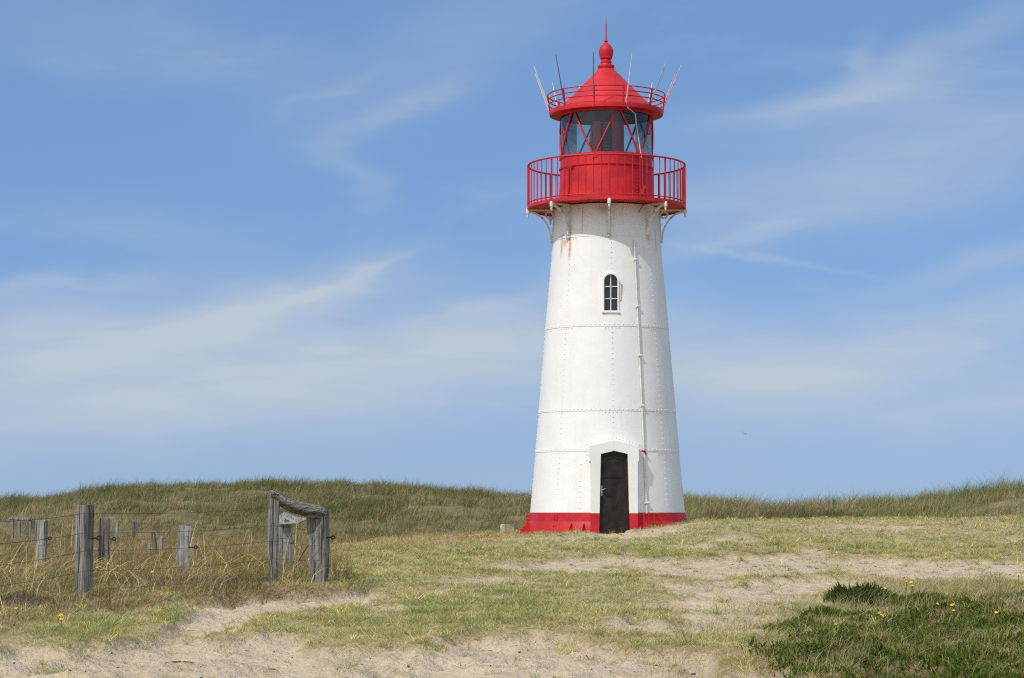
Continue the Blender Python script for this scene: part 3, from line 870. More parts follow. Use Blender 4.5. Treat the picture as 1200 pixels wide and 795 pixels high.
# brackets
mb = MB()
ru, rl, rim = RR(60.6), RR(64.2), RR(92.6)
za_, zl_ = ZF - .125, ZL(281.5)
def br(r, z, w): return Vector((w, -r, z))
mb.prism([(ru - .02, za_), (rim + .01, za_), (rim + .01, za_ + .034), (ru - .02, za_ + .034)], br, -.045, .045)
ce = [(rim - (rim - rl) * math.cos(t), zl_ + (za_ - zl_) * math.sin(t)) for t in np.linspace(0, math.pi / 2, 13)]
co = [(rim - (rim - rl - .05) * math.cos(t), zl_ + (za_ - .045 - zl_) * math.sin(t)) for t in np.linspace(0, math.pi / 2, 13)]
for j in range(12): mb.prism([ce[j], ce[j + 1], co[j + 1], co[j]], br, -.028, .028)
mb.prism([(RW(250) - .01, za_), (RW(250) + .035, za_), (RW(284) + .04, zl_ - .06), (RW(284) - .01, zl_ - .06)], br, -.035, .035)
cr, rq, rz = RR(67.4), .092, za_ - .105
mb.tube([br(cr + rq * math.cos(a), rz + rq * math.sin(a), 0) for a in np.linspace(0, 2 * math.pi, 20, endpoint=False)], .024, 8, closed=True)
mb.lathe([(.001, za_ - .19), (.018, za_ - .17), (.03, za_ - .13), (.026, za_ - .09), (.045, za_ - .07), (.05, za_ - .02), (.04, za_ + .06), (.001, za_ + .06)], 12)
# move the drop finial (last lathe) out to the rim
nv = 8 * 12
for i in range(len(mb.v) - nv, len(mb.v)): x, y, z = mb.v[i]; mb.v[i] = (x, y - rim, z)
mb.ball(br(rl + .01, zl_ - .05, 0), .042)
bk = mb.build('bracket', M['white_iron'], LH, smooth=30)
bk.rotation_euler.z = R(2.0 + AZ0)
for k in range(1, 8): copy_obj(bk, LH, rotation_euler=(0, 0, R(2.0 + 45 * k + AZ0)))
mb = MB(); mb.tube([cyl(35.5, RR(63.2), ZL(256)), cyl(38, RR(72), ZF - .06)], .014, 6); mb.build('stay_rod', M['red'], LH)

# lantern wall
mb = MB()
mb.lathe([(RR(57.2), ZF + .001), (RR(57.2), ZF + .05), (RR(56.6), ZF + .06), (RR(54.6), ZL(201)), (RR(55.9), ZL(200)), (RR(55.9), ZL(198.2)), (RR(54.4), ZL(197.4)), (RR(54.4), ZL(188.5)), (RR(55.6), ZL(188)), (RR(55.6), ZL(186)), (RR(53), ZL(185.8)), (RR(50), ZL(185.8)), (RR(50), ZL(192)), (.001, ZL(192))], 128)
lw = mb.build('lantern_wall', M['red'], LH, smooth=30)
mb = MB()
for row in np.arange(202, 240, 4.2):
    mb.ball(cyl(39.5, RR(55.6) + .012, ZL(row)), .02, 6, 4)
mb.tube([cyl(44, RR(60), ZL(180)), cyl(44, RR(60), ZF)], .016, 8)
mb.tube([cyl(40, RR(58), ZL(190)), cyl(42, RR(60), ZL(188)), cyl(44, RR(60), ZL(186))], .03, 8)
mb.box(cyl(43, RR(60), ZL(232)), (.11, .09, .16)); mb.box(cyl(46, RR(60.5), ZL(226)), (.07, .08, .10))
mb.build('junction_pipe', M['red'], lw)
mb = MB()
mb.tube([cyl(-50, RR(57.2), ZL(201)), cyl(-50, RR(59), ZF)], .022, 8)
mb.tube([cyl(-54, RR(57.2), ZL(202)), cyl(-44, RR(57.2), ZL(201))], .024, 8)
mb.build('lantern_door_frame', M['red'], lw)
mb = MB(); mb.box(cyl(-8, RR(92.4) + .05, ZL(197)), (.13, .07, .11)); mb.build('railing_box', M['red'], rail, smooth=None, bevel=.01)

# glazing
mb = MB(); mb.lathe([(RR(53.4), ZL(186)), (RR(53.4), ZL(138.5))], 96)
gl = mb.build('lantern_glass', M['glass'], LH)
gz0, gz1_ = ZL(186), ZL(138)
for k in range(6):
    for sg in (-1, 1):
        mb = MB()
        at, ab = -45 + 60 * k + 2.8 * sg, -45 + 60 * k + 27.5 * sg
        pts = [cyl(at + (ab - at) * q, RR(54.6), gz1_ + (gz0 - gz1_) * q) for q in np.linspace(0, 1, 9)]
        mb.tube(pts, .026, 6); mb.build('glazing_bar', M['red'], gl)
for az in (-64, 62):
    mb = MB(); c = cyl(az, RR(56), ZL(160))
    a = R(az + AZ0); t = Vector((math.cos(a), math.sin(a), 0))
    mb.tube([c + t * .06 * math.cos(q) + Vector((0, 0, .06 * math.sin(q))) for q in np.linspace(0, 6.283, 14, endpoint=False)], .014, 6, closed=True)
    mb.build('hand_ring', M['red'], gl)
# optic inside
mb = MB()
zz = np.linspace(ZL(184), ZL(146), 22)
mb.lathe([(.10, ZL(192) + .003), (.30, ZL(191)), (.30, ZL(185))], 32)
mb.lathe([(.30, ZL(185))] + [(.34 + .10 * math.sin(math.pi * i / 21) + (.016 if i % 2 else 0), z) for i, z in enumerate(zz)] + [(.2, ZL(144)), (.1, ZL(142)), (.1, ZL(138.2))], 40)
mb.build('lens', M['lens'], LH, smooth=20)
for a0, a1 in ((-34, -14), (14, 48)):
    mb = MB(); r0 = .60
    mb.lathe([(r0, ZL(191)), (r0, ZL(146)), (r0 + .02, ZL(146)), (r0 + .02, ZL(191)), (r0, ZL(191))], 12, R(a0 + AZ0), R(a1 + AZ0))
    mb.build('colour_filter', M['filter'], LH)
mb = MB(); mb.lathe([(.001, ZL(137.6)), (RR(52.6), ZL(137.6)), (RR(52.6), ZL(138.8)), (RR(50), ZL(139)), (.001, ZL(139))], 64)
mb.build('lantern_ceiling', M['ceiling'], LH)

# roof
mb = MB()
mb.lathe([(RR(52.8), ZL(138.2)), (RR(55.4), ZL(138.4)), (RR(55.6), ZL(136.4)), (RR(60), ZL(135.4)), (RR(65.8), ZL(136.2)), (RR(66.9), ZL(136)), (RR(67.2), ZL(133.5)), (RR(66.9), ZL(130.8)), (RR(65.6), ZL(130.4)), (RR(61), ZL(131.5)), (RR(59.6), ZL(131.4)), (RR(59), ZL(130.4)), (RR(56), ZL(128)), (RR(45), ZL(117.6)), (RR(25), ZL(97.4)), (RR(8.9), ZL(81))], 128)
roof = mb.build('roof', M['red'], LH, smooth=25)
mb = MB()
fp = [(8.9, 81), (9.8, 79.6), (10, 78.2), (9.7, 77), (6.4, 76.2), (6.0, 75), (6.7, 73.6), (6.7, 72.5), (5.8, 71.6), (5.6, 70), (7.4, 68.6), (7.4, 67.6), (7.9, 66), (8.4, 63.5), (8.6, 61), (8.3, 58.6), (7.4, 56), (5.6, 53.4), (3.4, 51.2), (1.8, 50), (1.5, 49.4), (2.6, 48.6), (2.5, 48), (1.3, 47.2), (.95, 46), (.8, 28.2), (.42, 27.8), (.32, 19.6), (.01, 19)]
mb.lathe([(RR(r), ZL(z)) for r, z in fp], 40)
mb.build('finial', M['red'], roof, smooth=30)
mb = MB()
for r, row in ((69.2, 112.6), (68.5, 118), (67.8, 123.5)): mb.tube(ring(RR(r), ZL(row)), .016, 6, closed=True)
rr_ = mb.build('roof_railing', M['red'], LH)
RODS = [  # bearing, tip px, tip row, material, length down to rail row
    (-84, 625.4, 77, 'rod_pale', 124), (-97, 626.9, 86, 'rod_pale', 128), (-46, 651.4, 63.8, 'rod_dark', 126), (-125, 647.4, 97, 'rod_pale', 131), (-151, 679.5, 100, 'rod_pale', 128),
    (-12, 695.4, 61.4, 'rod_dark', 125), (20, 740.8, 62, 'rod_pale', 127), (136, 764.4, 97, 'rod_pale', 128), (50, 782.9, 67, 'rod_grey', 126), (85, 798.7, 75.7, 'rod_red', 126), (95, 790.9, 87.8, 'rod_red', 122)]
for az, px, row, mt, br_ in RODS:
    a = R(az + AZ0)
    tip = unproj(px, row, TD - math.cos(a) * RR(81)) - LH.location
    b = cyl(az, RR(68.6), ZL(br_))
    mb = MB(); mb.tube([b, b.lerp(tip, .55), tip], [.017, .014, .009], 6)
    mb.build('lightning_rod', M[mt], LH)
for az in (-90, -46, -12, 17, 50, 88, 136, -125, -151, 172):
    mb = MB(); mb.tube([cyl(az, RR(66.4), ZL(134)), cyl(az, RR(67.6), ZL(124)), cyl(az, RR(69.2), ZL(112.6))], .026, 6)
    mb.build('railing_post', M['red'], rr_)
mb = MB()
cb = [cyl(19.5, RR(68), ZL(126)), cyl(20, RR(66.8), ZL(131)), cyl(22, RR(66), ZL(137)), cyl(36, RR(57), ZL(141.5)), cyl(40, RR(55.6), ZL(160)), cyl(44.5, RR(56), ZL(182)), cyl(44.5, RR(58), ZL(192))]
mb.tube(cb, .014, 6)
mb.build('white_cable', M['rod_pale'], LH)

# ------------------------------------------------------------------ fence posts
def hit(px, row, h=0.0, y0=17.0, y1=110.0):
    """where the sight line to a photo pixel comes down to h above the ground"""
    ys_ = np.arange(y0, y1, .1)
    p = [unproj(px, row, float(y)) for y in ys_]
    g = gz(np.array([q.x for q in p]), ys_) + h
    for q, k in zip(p, g):
        if q.z <= k: return Vector((q.x, q.y, float(k) - h))
    return p[-1]

def wood_post(w, d, h, seed, top=0.02, taper=0.0, bow=0.0, lean=(0, 0), rough=.012, levels=16, under=.35, slant=0.0, knob=None):
    rnd = random.Random(seed); mb = MB()
    cs = []
    for sx, sy in ((1, 1), (-1, 1), (-1, -1), (1, -1)):      # rounded rectangle, 20 points round
        pass
    n = 24
    def sect(i):
        a = 2 * math.pi * (i + .5) / n
        c, s = math.cos(a), math.sin(a); e = .28
        return (math.copysign(abs(c) ** e, c) * w / 2, math.copysign(abs(s) ** e, s) * d / 2)
    ph = [rnd.uniform(0, 6) for _ in range(8)]
    groove = [rnd.uniform(-1, 1) * rough for _ in range(n)]
    vs = []
    for l in range(levels + 1):
        t = l / levels; z = -under + (h + under) * t; hz = max(z, 0) / h
        k = 1 - taper * hz
        ox = lean[0] * hz + bow * math.sin(hz * math.pi); oy = lean[1] * hz
        for i in range(n):
            x, y = sect(i)
            q = 1 + .04 * math.sin(5 * z + ph[0] + i * .7) + .03 * math.sin(11 * z + ph[1] + i * 1.9)
            gx_ = (groove[i] * (1 + .5 * math.sin(4 * z + ph[2])) + rnd.uniform(-.3, .3) * rough)
            kk = k * q
            if knob: kk *= 1 + knob[1] * math.exp(-((hz - knob[0]) / .14) ** 2) * (1 if x < 0 else .2)
            L_ = math.hypot(x, y)
            zz = z
            if l == levels: zz += rnd.uniform(-1, 1) * top + slant * x / w
            if l == levels: kk *= .96
            vs.append((x * kk + ox + gx_ * x / L_, y * kk + oy + gx_ * y / L_, zz))
    fs = [(l * n + i, l * n + (i + 1) % n, (l + 1) * n + (i + 1) % n, (l + 1) * n + i) for l in range(levels) for i in range(n)]
    c = len(vs); m = Vector((0, 0, 0))
    for i in range(n): m += Vector(vs[levels * n + i])
    m /= n; vs.append(tuple(m - Vector((0, 0, top * .5))))
    fs += [(levels * n + i, levels * n + (i + 1) % n, c) for i in range(n)]
    mb.add(vs, fs); return mb

def insulator(parent, p, r=.023, dirx=1):
    mb = MB()
    mb.tube([(p[0] - .03 * dirx, p[1], p[2]), (p[0] + .05 * dirx, p[1], p[2])], .012, 8)
    c = Vector((p[0] + .05 * dirx + r * dirx, p[1], p[2]))
    mb.tube([c + Vector((r * math.cos(a), .3 * r * math.sin(a), r * math.sin(a))) for a in np.linspace(0, 6.283, 16, endpoint=False)], .011, 8, closed=True)
    return mb.build('insulator', M['black'], parent)

def post(px, toprow, Y, wpx, label, mat='wood', rz=0.0, seed=1, ins=None, depth=None, group='weathered fence posts in the tall grass', name='fence_post', **kw):
    w = wpx / F * Y; x = (px - 600) / F * Y
    g = gz1(x, Y); h = unproj(px, toprow, Y).z - g
    root = empty(name, (x, Y, g))
    tag(root, label, 'post', group)
    t = wood_post(w, depth or w, h, seed, **kw).build('shaft', M[mat], root, smooth=40)
    t.rotation_euler.z = R(rz)
    if ins is not None:
        e = insulator(root, (ins[1] / F * Y, -.05, unproj(px, ins[0], Y).z - g))
    return root

post(101, 592, 28.1, 16.6, 'thick square grey post standing foremost in the dry grass at the left', 'wood', -37, 3, ins=(630.5, 10.5), top=.004, rough=.006, taper=.06, lean=(-.01, 0))
post(50, 610, 38.5, 11.5, 'flat grey plank post left of the thick square post, with a dark split on top', 'wood_pale', -8, 5, ins=(631, 6), depth=.12, top=.012)
post(124, 609, 37.5, 11.5, 'dark furrowed post just right of the thick square post', 'wood_dark', 10, 8, ins=(631.5, 6.5), top=.03, rough=.022)
post(218.5, 616.5, 34.6, 14.0, 'pale post with bulging left side between the thick post and beam frame', 'wood_pale', 5, 11, ins=(641.5, 7), depth=.12, top=.01, knob=(.35, .22), bow=-.03, slant=-.02)
post(160, 613, 60, 5.0, 'small dark broken post far off at the foot of the dune', 'wood_dark', 20, 14, top=.06, rough=.02)
post(138, 610.5, 66, 3.2, 'tiny pale stub post farthest up the dune slope', 'wood_pale', 0, 15, top=.02)
post(176, 637, 46, 4.0, 'short pale stub beside the split twin stump', 'wood_pale', 0, 17, top=.02)
# split twin stump
Y = 47.0; x = (186.5 - 600) / F * Y; g = gz1(x, Y)
r_ = tag(empty('split_stump', (x, Y, g)), 'pale stump split into two leaning prongs among the seed stalks', 'stump')
for dx, row, ln, sd, mt in ((-.03, 624.5, (-.06, 0), 21, 'wood_dark'), (.05, 629, (.02, 0), 22, 'wood_pale')):
    h = unproj(186, row, Y).z - g
    wood_post(.075, .09, h, sd, lean=ln, top=.03).build('prong', M[mt], r_, smooth=40, loc=(dx, 0, 0))
# low rail on three legs on the slope
Y = 64.0; zt_ = unproj(26, 608, Y).z
xs_ = [(p - 600) / F * Y for p in (16, 24, 37)]
r_ = tag(empty('low_rail', (xs_[1], Y, gz1(xs_[1], Y))), 'low grey wooden rail on three short legs, far left on the dune slope', 'rail')
zb_ = r_.location.z
mb = MB(); mb.box((.03, 0, zt_ - zb_), (.60, .14, .075), Matrix.Rotation(R(2), 3, 'Y')); mb.build('top_rail', M['wood_pale'], r_, smooth=None, bevel=.01)
for i, xx in enumerate(xs_):
    wood_post(.08, .10, zt_ - gz1(xx, Y) - .04, 30 + i, under=.3).build('leg', M['wood'], r_, smooth=40, loc=(xx - xs_[1], 0, gz1(xx, Y) - zb_))

# beam frame at the fence corner
YA, YB = 31.7, 32.0
xa, xb = (321 - 600) / F * YA, (374 - 600) / F * YB
ga, gb = gz1(xa, YA), gz1(xb, YB)
fr = tag(empty('beam_frame', ((xa + xb) / 2, 31.85, min(ga, gb))), 'old fence corner frame of two stout posts carrying a sagging cracked beam', 'fence frame')
O = fr.location
ha = unproj(321, 583, YA).z - ga
pa = wood_post(12.4 / F * YA, .15, ha, 41, top=.01, rough=.007, bow=-.015, lean=(.02, 0)).build('post', M['wood'], fr, smooth=40, loc=Vector((xa, YA, ga)) - O)
pa.rotation_euler.z = R(8)
hb = unproj(374, 600, YB).z - gb
pb = wood_post(18.5 / F * YB, .2, hb, 43, top=.01, rough=.016, taper=-.22, lean=(-.01, 0), bow=.02).build('post', M['wood'], fr, smooth=40, loc=Vector((xb, YB, gb)) - O)
pb.rotation_euler.z = R(-14)
insulator(fr, Vector((unproj(384.5, 630, YB).x, YB - .03, unproj(384.5, 630, YB).z)) - O, .02)
mb = MB(); rnd = random.Random(5)
bp = [(316.2, 580.2, 4.2), (318.5, 580.8, 5.2), (324, 583.2, 5.6), (331, 587.5, 6.2), (338, 591.8, 6.6), (345, 595, 6.9), (353, 597.6, 7.2), (361, 599.2, 7.2), (369, 600.6, 7.0), (376, 602.6, 6.4), (381.5, 605.2, 5.2), (384, 606.5, 3.8)]
n_ = 18; vs = []
gro = [rnd.uniform(-.018, .018) for _ in range(n_)]
for j, (p, rw, rp) in enumerate(bp):
    Yb = YA + (YB - YA) * (p - 316) / 68 - .03
    c = unproj(p, rw, Yb) - O; rr2 = rp * 1.12 / F * Yb
    dx = (Vector((bp[min(j + 1, 11)][0] - bp[max(j - 1, 0)][0], 0, -(bp[min(j + 1, 11)][1] - bp[max(j - 1, 0)][1])))).normalized()
    if j == 0: dx = Vector((.93, .36, 0))      # cut end turned a little to the front
    up = Vector((0, 0, 1)); up = (up - dx * up.dot(dx)).normalized(); w = dx.cross(up)
    for i in range(n_):
        a = 2 * math.pi * i / n_
        rr3 = rr2 * (1 + .05 * math.sin(3 * a + j * .3)) + gro[i] + rnd.uniform(-.012, .012)
        vs.append(c + (up * math.sin(a) * rr3 * .92 + w * math.cos(a) * rr3 * 1.25))
fs = [(j * n_ + i, j * n_ + (i + 1) % n_, (j + 1) * n_ + (i + 1) % n_, (j + 1) * n_ + i) for j in range(11) for i in range(n_)]
fs += [tuple(range(n_ - 1, -1, -1)), tuple(11 * n_ + i for i in range(n_))]
mb.add(vs, fs)
def beam_mat():
    m, nt, out = mat_new('cracked_beam_wood'); n = N(nt)
    o = n.new('ShaderNodeTexCoord').outputs['Object']
    g = n.noise(n.mapping(o, (1.8, 24, 30), (0, 0, 0), (0, R(18), 0)), 1.0, 6, .65, .5)
    ck = n.ramp(n.noise(n.mapping(o, (1.6, 22, 32), (4, 1, 2), (0, R(18), 0)), 1.0, 3, .5, 1.0), .56, .66)
    c = n.mix(n.ramp(g, .32, .68), (.085, .073, .058), (.30, .28, .25))
    c = n.mix(n.math('MULTIPLY', ck, .9), c, (.025, .02, .016))
    principled(nt, out, Base_Color=c, Roughness=.9, Normal=n.bump(n.math('SUBTRACT', g, n.math('MULTIPLY', ck, 1.5)), 1.0, .025))
    return m
mb.build('beam', beam_mat(), fr, smooth=50)

# post behind with a broken board on top and two straining wires
YC = 34.6; xc = (333.5 - 600) / F * YC; gc = gz1(xc, YC)
fc = tag(empty('capped_post', (xc, YC, gc)), 'grey post behind the beam frame with a broken pale board across its top', 'post')
O = fc.location
hc = unproj(333, 611, YC).z - gc
wood_post(16 / F * YC, .13, hc, 51, top=.01, rough=.008, lean=(.01, 0)).build('shaft', M['wood_pale'], fc, smooth=40)
mb = MB()
pq = [(327, 607), (329.5, 604), (333.5, 600.2), (340, 602.3), (348, 605.5), (355, 607), (362.5, 606.2), (361, 609.2), (356, 611.5), (351, 614.6), (347, 613.2), (343.5, 615), (338, 615), (329, 614.8)]
poly = [((p - 600) / F * YC - xc, unproj(p, rw, YC).z - gc) for p, rw in pq]
zc_ = sum(p[1] for p in poly) / len(poly)
mb.prism(poly, lambda a, b, d: Vector((a, d + (b - zc_) * .55, b)), -.16, .02)
mb.build('board', M['wood_pale'], fc, smooth=None, bevel=.008)
mb = MB()
q = lambda p, rw, Y_: unproj(p, rw, Y_) - O
mb.tube([q(341.5, 635, YC - .12), q(353, 651, YC - .9), q(366, 670, YC - 1.9)], .011, 6)
mb.tube([q(363, 637, YC - 1.8), q(356, 647, YC - 1.2), q(349, 660, YC - .5)], .007, 6)
mb.ball(q(342, 635.5, YC - .13), .035, 8, 6)
mb.build('straining_wire', M['wire'], fc)

# ------------------------------------------------------------------ fence wires
WG = 'strands of thin fence wire at the left'
def strand(pts, label, rad=.0027):
    P = [unproj(p, r, y) for p, r, y in pts]
    o = P[0].copy(); full = []
    for a, b in zip(P[:-1], P[1:]):
        for k in range(12):
            t = k / 12; c = a.lerp(b, t); c.z -= .05 * (1 - (2 * t - 1) ** 2) * min(1.0, (b - a).length / 6)
            full.append(c - o)
    full.append(P[-1] - o)
    mb = MB(); mb.tube(full, rad, 5)
    ob = mb.build('fence_wire', M['wire'], None, loc=o)
    tag(ob, label, 'wire', WG)
y1, y2 = 27.95, 31.6
strand([(-60, 613, 24.2), (101, 601.5, y1), (321, 595, y2)], 'topmost wire of the near fence, crossing the thick square post just below its top')
strand([(-60, 640, 24.2), (101, 624.5, y1), (321, 616, y2), (374, 622, 31.86)], 'second wire from the top on the thick square post')
strand([(-60, 668, 24.2), (101, 645.5, y1), (321, 634, y2), (374, 640, 31.86)], 'third wire from the top on the thick square post, low over the grass')
strand([(-60, 692, 24.2), (101, 669, y1), (321, 655, y2), (374, 657, 31.86)], 'fourth wire from the top on the thick square post, among the grass')
strand([(-60, 714, 24.2), (101, 691, y1), (321, 672, y2)], 'lowest wire of the near fence, almost hidden in dry grass')
strand([(-60, 641, 38.7), (50, 633, 38.38), (124, 631, 37.36), (218.5, 629, 34.45), (333.5, 620.5, 34.45)], 'upper wire joining the plank post, the dark furrowed post and the bulging post behind')
strand([(-60, 656, 38.7), (50, 650, 38.38), (124, 648, 37.36), (218.5, 646, 34.45), (333.5, 637, 34.45)], 'lower wire joining the plank post, the dark furrowed post and the bulging post behind')

# ------------------------------------------------------------------ stone beside the tower
p = hit(594.5, 625.5)
mb = MB(); rnd = random.Random(9)
mb.box((0, 0, .08), (.34, .30, .36), Matrix.Rotation(R(24), 3, 'Z'))
st = mb.build('stone_block', M['stone'], None, smooth=None, bevel=.025, loc=p)
tag(st, 'small pale stone block in the grass left of the lighthouse base', 'stone')

# ------------------------------------------------------------------ flowers
FG = 'small yellow flowers in the grass'
fl = [(10.5, 661.5, .34, 'yellow flower at the left edge of the photo, level with the lowest plank post'),
      (19.5, 712.5, .16, 'yellow flower low beside the heather in the left corner'),
      (69.5, 721, .14, 'upper of two yellow flowers below the thick square post, left of its foot'),
      (72.5, 725.5, .12, 'lower of two yellow flowers below the thick square post, left of its foot'),
      (114.5, 665, .34, 'yellow flower touching the right edge of the thick square post'),
      (126.7, 660.8, .36, 'yellow flower beneath the dark furrowed post'),
      (137, 663, .34, 'yellow flower right of the foot of the dark furrowed post'),
      (178, 670.5, .30, 'yellow flower alone in the grass below the split twin stump'),
      (1038, 691.6, .34, 'yellow flower touching the right side of the dark green shrub'),
      (1062.7, 684.7, .34, 'left flower of the close yellow trio right of the shrub'),
      (1067.5, 683, .36, 'highest flower of the close yellow trio right of the shrub'),
      (1069, 686, .32, 'lowest flower of the close yellow trio right of the shrub'),
      (1030.7, 718.5, .16, 'upper of two yellow flowers just below the dark green shrub'),
      (1034, 721, .15, 'lower of two yellow flowers just below the dark green shrub'),
      (1100, 709, .2, 'pale small yellow flower left of a brighter one in the right foreground'),
      (1114.7, 709, .24, 'bright yellow flower above the wiry grass in the right foreground'),
      (1118, 716.7, .18, 'yellow flower directly below the bright one in the right foreground'),
      (1167.5, 717.5, .2, 'yellow flower near the right edge of the photo, above the heath plants'),
      (1194, 674.8, .28, 'yellow flower at the right edge of the photo, highest on the slope')]
for i, (px, row, h, lab) in enumerate(fl):
    p = hit(px, row, h); mb = MB(); rnd = random.Random(i)
    top = Vector((rnd.uniform(-.01, .01), 0, h))
    mb.cur = 0; mb.tube([(rnd.uniform(-.05, .05), .03, -.02), (rnd.uniform(-.02, .02), .01, h * .5), top], .004, 5)
    mb.cur = 1
    tilt = Vector((rnd.uniform(-.4, .4), -.45, .9)).normalized(); u = tilt.cross(Vector((1, 0, 0))).normalized(); w = tilt.cross(u)
    vs = [top + tilt * .006]; m_ = 22
    rad = .021 * rnd.uniform(.85, 1.15)
    for k in range(m_):
        a = 2 * math.pi * k / m_; rq = rad * (1 if k % 2 else .72)
        vs.append(top + (u * math.cos(a) + w * math.sin(a)) * rq - tilt * .003)
    mb.add(vs, [(0, 1 + k, 1 + (k + 1) % m_) for k in range(m_)])
    mb.ball(top + tilt * .002, .008, 8, 5)
    f = mb.build('yellow_flower', [M['stem'], M['petal']], None, smooth=None, loc=p)
    tag(f, lab, 'flower', FG)

# ------------------------------------------------------------------ shrub
p = hit(1008, 712)
sh = tag(empty('shrub', p), 'small dark green bushy shrub at the edge of the sand on the right', 'shrub')
n = 2600
a = RNG.uniform(0, 6.283, n); rr0 = np.sqrt(RNG.random(n)); lob = 1 + .18 * np.sin(3 * a + 1) + .12 * np.sin(7 * a)
x = .42 * rr0 * lob * np.cos(a); y = .36 * rr0 * lob * np.sin(a)
top = .25 * np.sqrt(np.clip(1 - (rr0 * .96) ** 2, 0, 1)) * (1 - .35 * (x + .4) / .8) * (.5 + 1.0 * vnoise(x * 7, y * 7, 5))
zq = top * RNG.uniform(.25, 1.0, n) ** .6
me = blade_mesh('foliage', np.stack([x, y, zq], 1), RNG.uniform(.04, .13, n), np.full(n, .012), a + RNG.normal(0, .7, n), RNG.uniform(.1, .8, n), pal(n, [(.05, .085, .016), (.075, .115, .02), (.12, .16, .04)], [1, 1, .4]), seg=3)
link('foliage', me, M['plant'], sh)
mb = MB()
for k in range(16):
    b = random.uniform(0, 6.28); q = random.uniform(.15, .36)
    mb.tube([(0.02 * math.cos(b), .02 * math.sin(b), -.05), (q * .5 * math.cos(b), q * .5 * math.sin(b), .12), (q * math.cos(b), q * math.sin(b), .22)], [.008, .006, .003], 5)
mb.build('stem', M['wood_dark'], sh)
n = 60
x = RNG.uniform(-.38, .15, n); y = RNG.uniform(-.42, -.2, n)
me = blade_mesh('grass_tuft', np.stack([x, y, np.zeros(n)], 1), RNG.uniform(.2, .42, n), np.full(n, .007), RNG.normal(.2, .5, n), RNG.uniform(.7, 1.5, n), pal(n, [STRAW * .7, OLIVE, GREY], [.6, 1, 1]))
o = link('grass_tuft', me, M['blade'], None, p); tag(o, 'wind bent pale grass tuft leaning across the front of the dark green shrub', 'grass tuft')

# ------------------------------------------------------------------ gull, far off
q = unproj(873.5, 508.5, 230)
mb = MB()
body = [(-.26, 0, 0), (-.18, 0, .0), (-.05, 0, .005), (.08, 0, .01), (.17, 0, .02), (.23, 0, .025), (.28, 0, .018)]
mb.tube(body, [.012, .04, .062, .058, .04, .032, .006], 10)
for s in (-1, 1):
    st = [(0, .17, 0, .03), (.22, .15, .09, .018), (.42, .11, .11, .012), (.66, .02, .05, .005)]
    vs = []
    for (sp, c, zz, th) in st:
        for (xx, z2) in ((c * .5, 0), (0, th), (-c * .6, 0), (0, -th)): vs.append((xx - sp * .15, s * (.03 + sp), zz + z2))
    fs = [(j * 4 + i, j * 4 + (i + 1) % 4, (j + 1) * 4 + (i + 1) % 4, (j + 1) * 4 + i) for j in range(3) for i in range(4)] + [(12, 13, 14, 15)]
    mb.add(vs, fs)
gu = mb.build('bird', M['gull'], None, loc=q); gu.rotation_euler = (R(25), R(-20), R(60))
tag(gu, 'tiny distant gull gliding in the sky right of the lighthouse', 'bird')

# ------------------------------------------------------------------ light and sky
SUN_AZ, SUN_EL = -40.0, 50.0                     # bearing from the -Y axis, towards +X positive
sv = Vector((math.sin(R(SUN_AZ)) * math.cos(R(SUN_EL)), -math.cos(R(SUN_AZ)) * math.cos(R(SUN_EL)), math.sin(R(SUN_EL))))
ld = bpy.data.lights.new('sun', 'SUN'); ld.energy = 2.85; ld.angle = R(.53); ld.color = (1.0, .95, .87)
lo_ = bpy.data.objects.new('sun', ld); COL.objects.link(lo_)
lo_.rotation_euler = (-sv).to_track_quat('-Z', 'Y').to_euler(); lo_.location = (-30, -30, 60)

W = bpy.data.worlds.new('World'); SC.world = W; W.use_nodes = True
nt = W.node_tree; nt.nodes.clear(); n = N(nt)
out = n.new('ShaderNodeOutputWorld'); bg = n.new('ShaderNodeBackground'); bg.inputs[1].default_value = .15
sky = n.new('ShaderNodeTexSky'); sky.sky_type = 'NISHITA'; sky.sun_disc = False
sky.sun_elevation = R(SUN_EL); sky.sun_rotation = math.atan2(sv.x, sv.y)
sky.air_density = 1.0; sky.dust_density = .3; sky.ozone_density = 4.0; sky.altitude = 0
tc = n.new('ShaderNodeTexCoord'); sp = n.new('ShaderNodeSeparateXYZ'); n.L(tc.outputs['Generated'], sp.inputs[0])
dx, dy, dz = sp.outputs
az = n.math('ARCTAN2', dx, dy); el = n.math('ARCSINE', dz)
cv = n.new('ShaderNodeCombineXYZ'); n.L(az, cv.inputs[0]); n.L(el, cv.inputs[1])
P = cv.outputs[0]
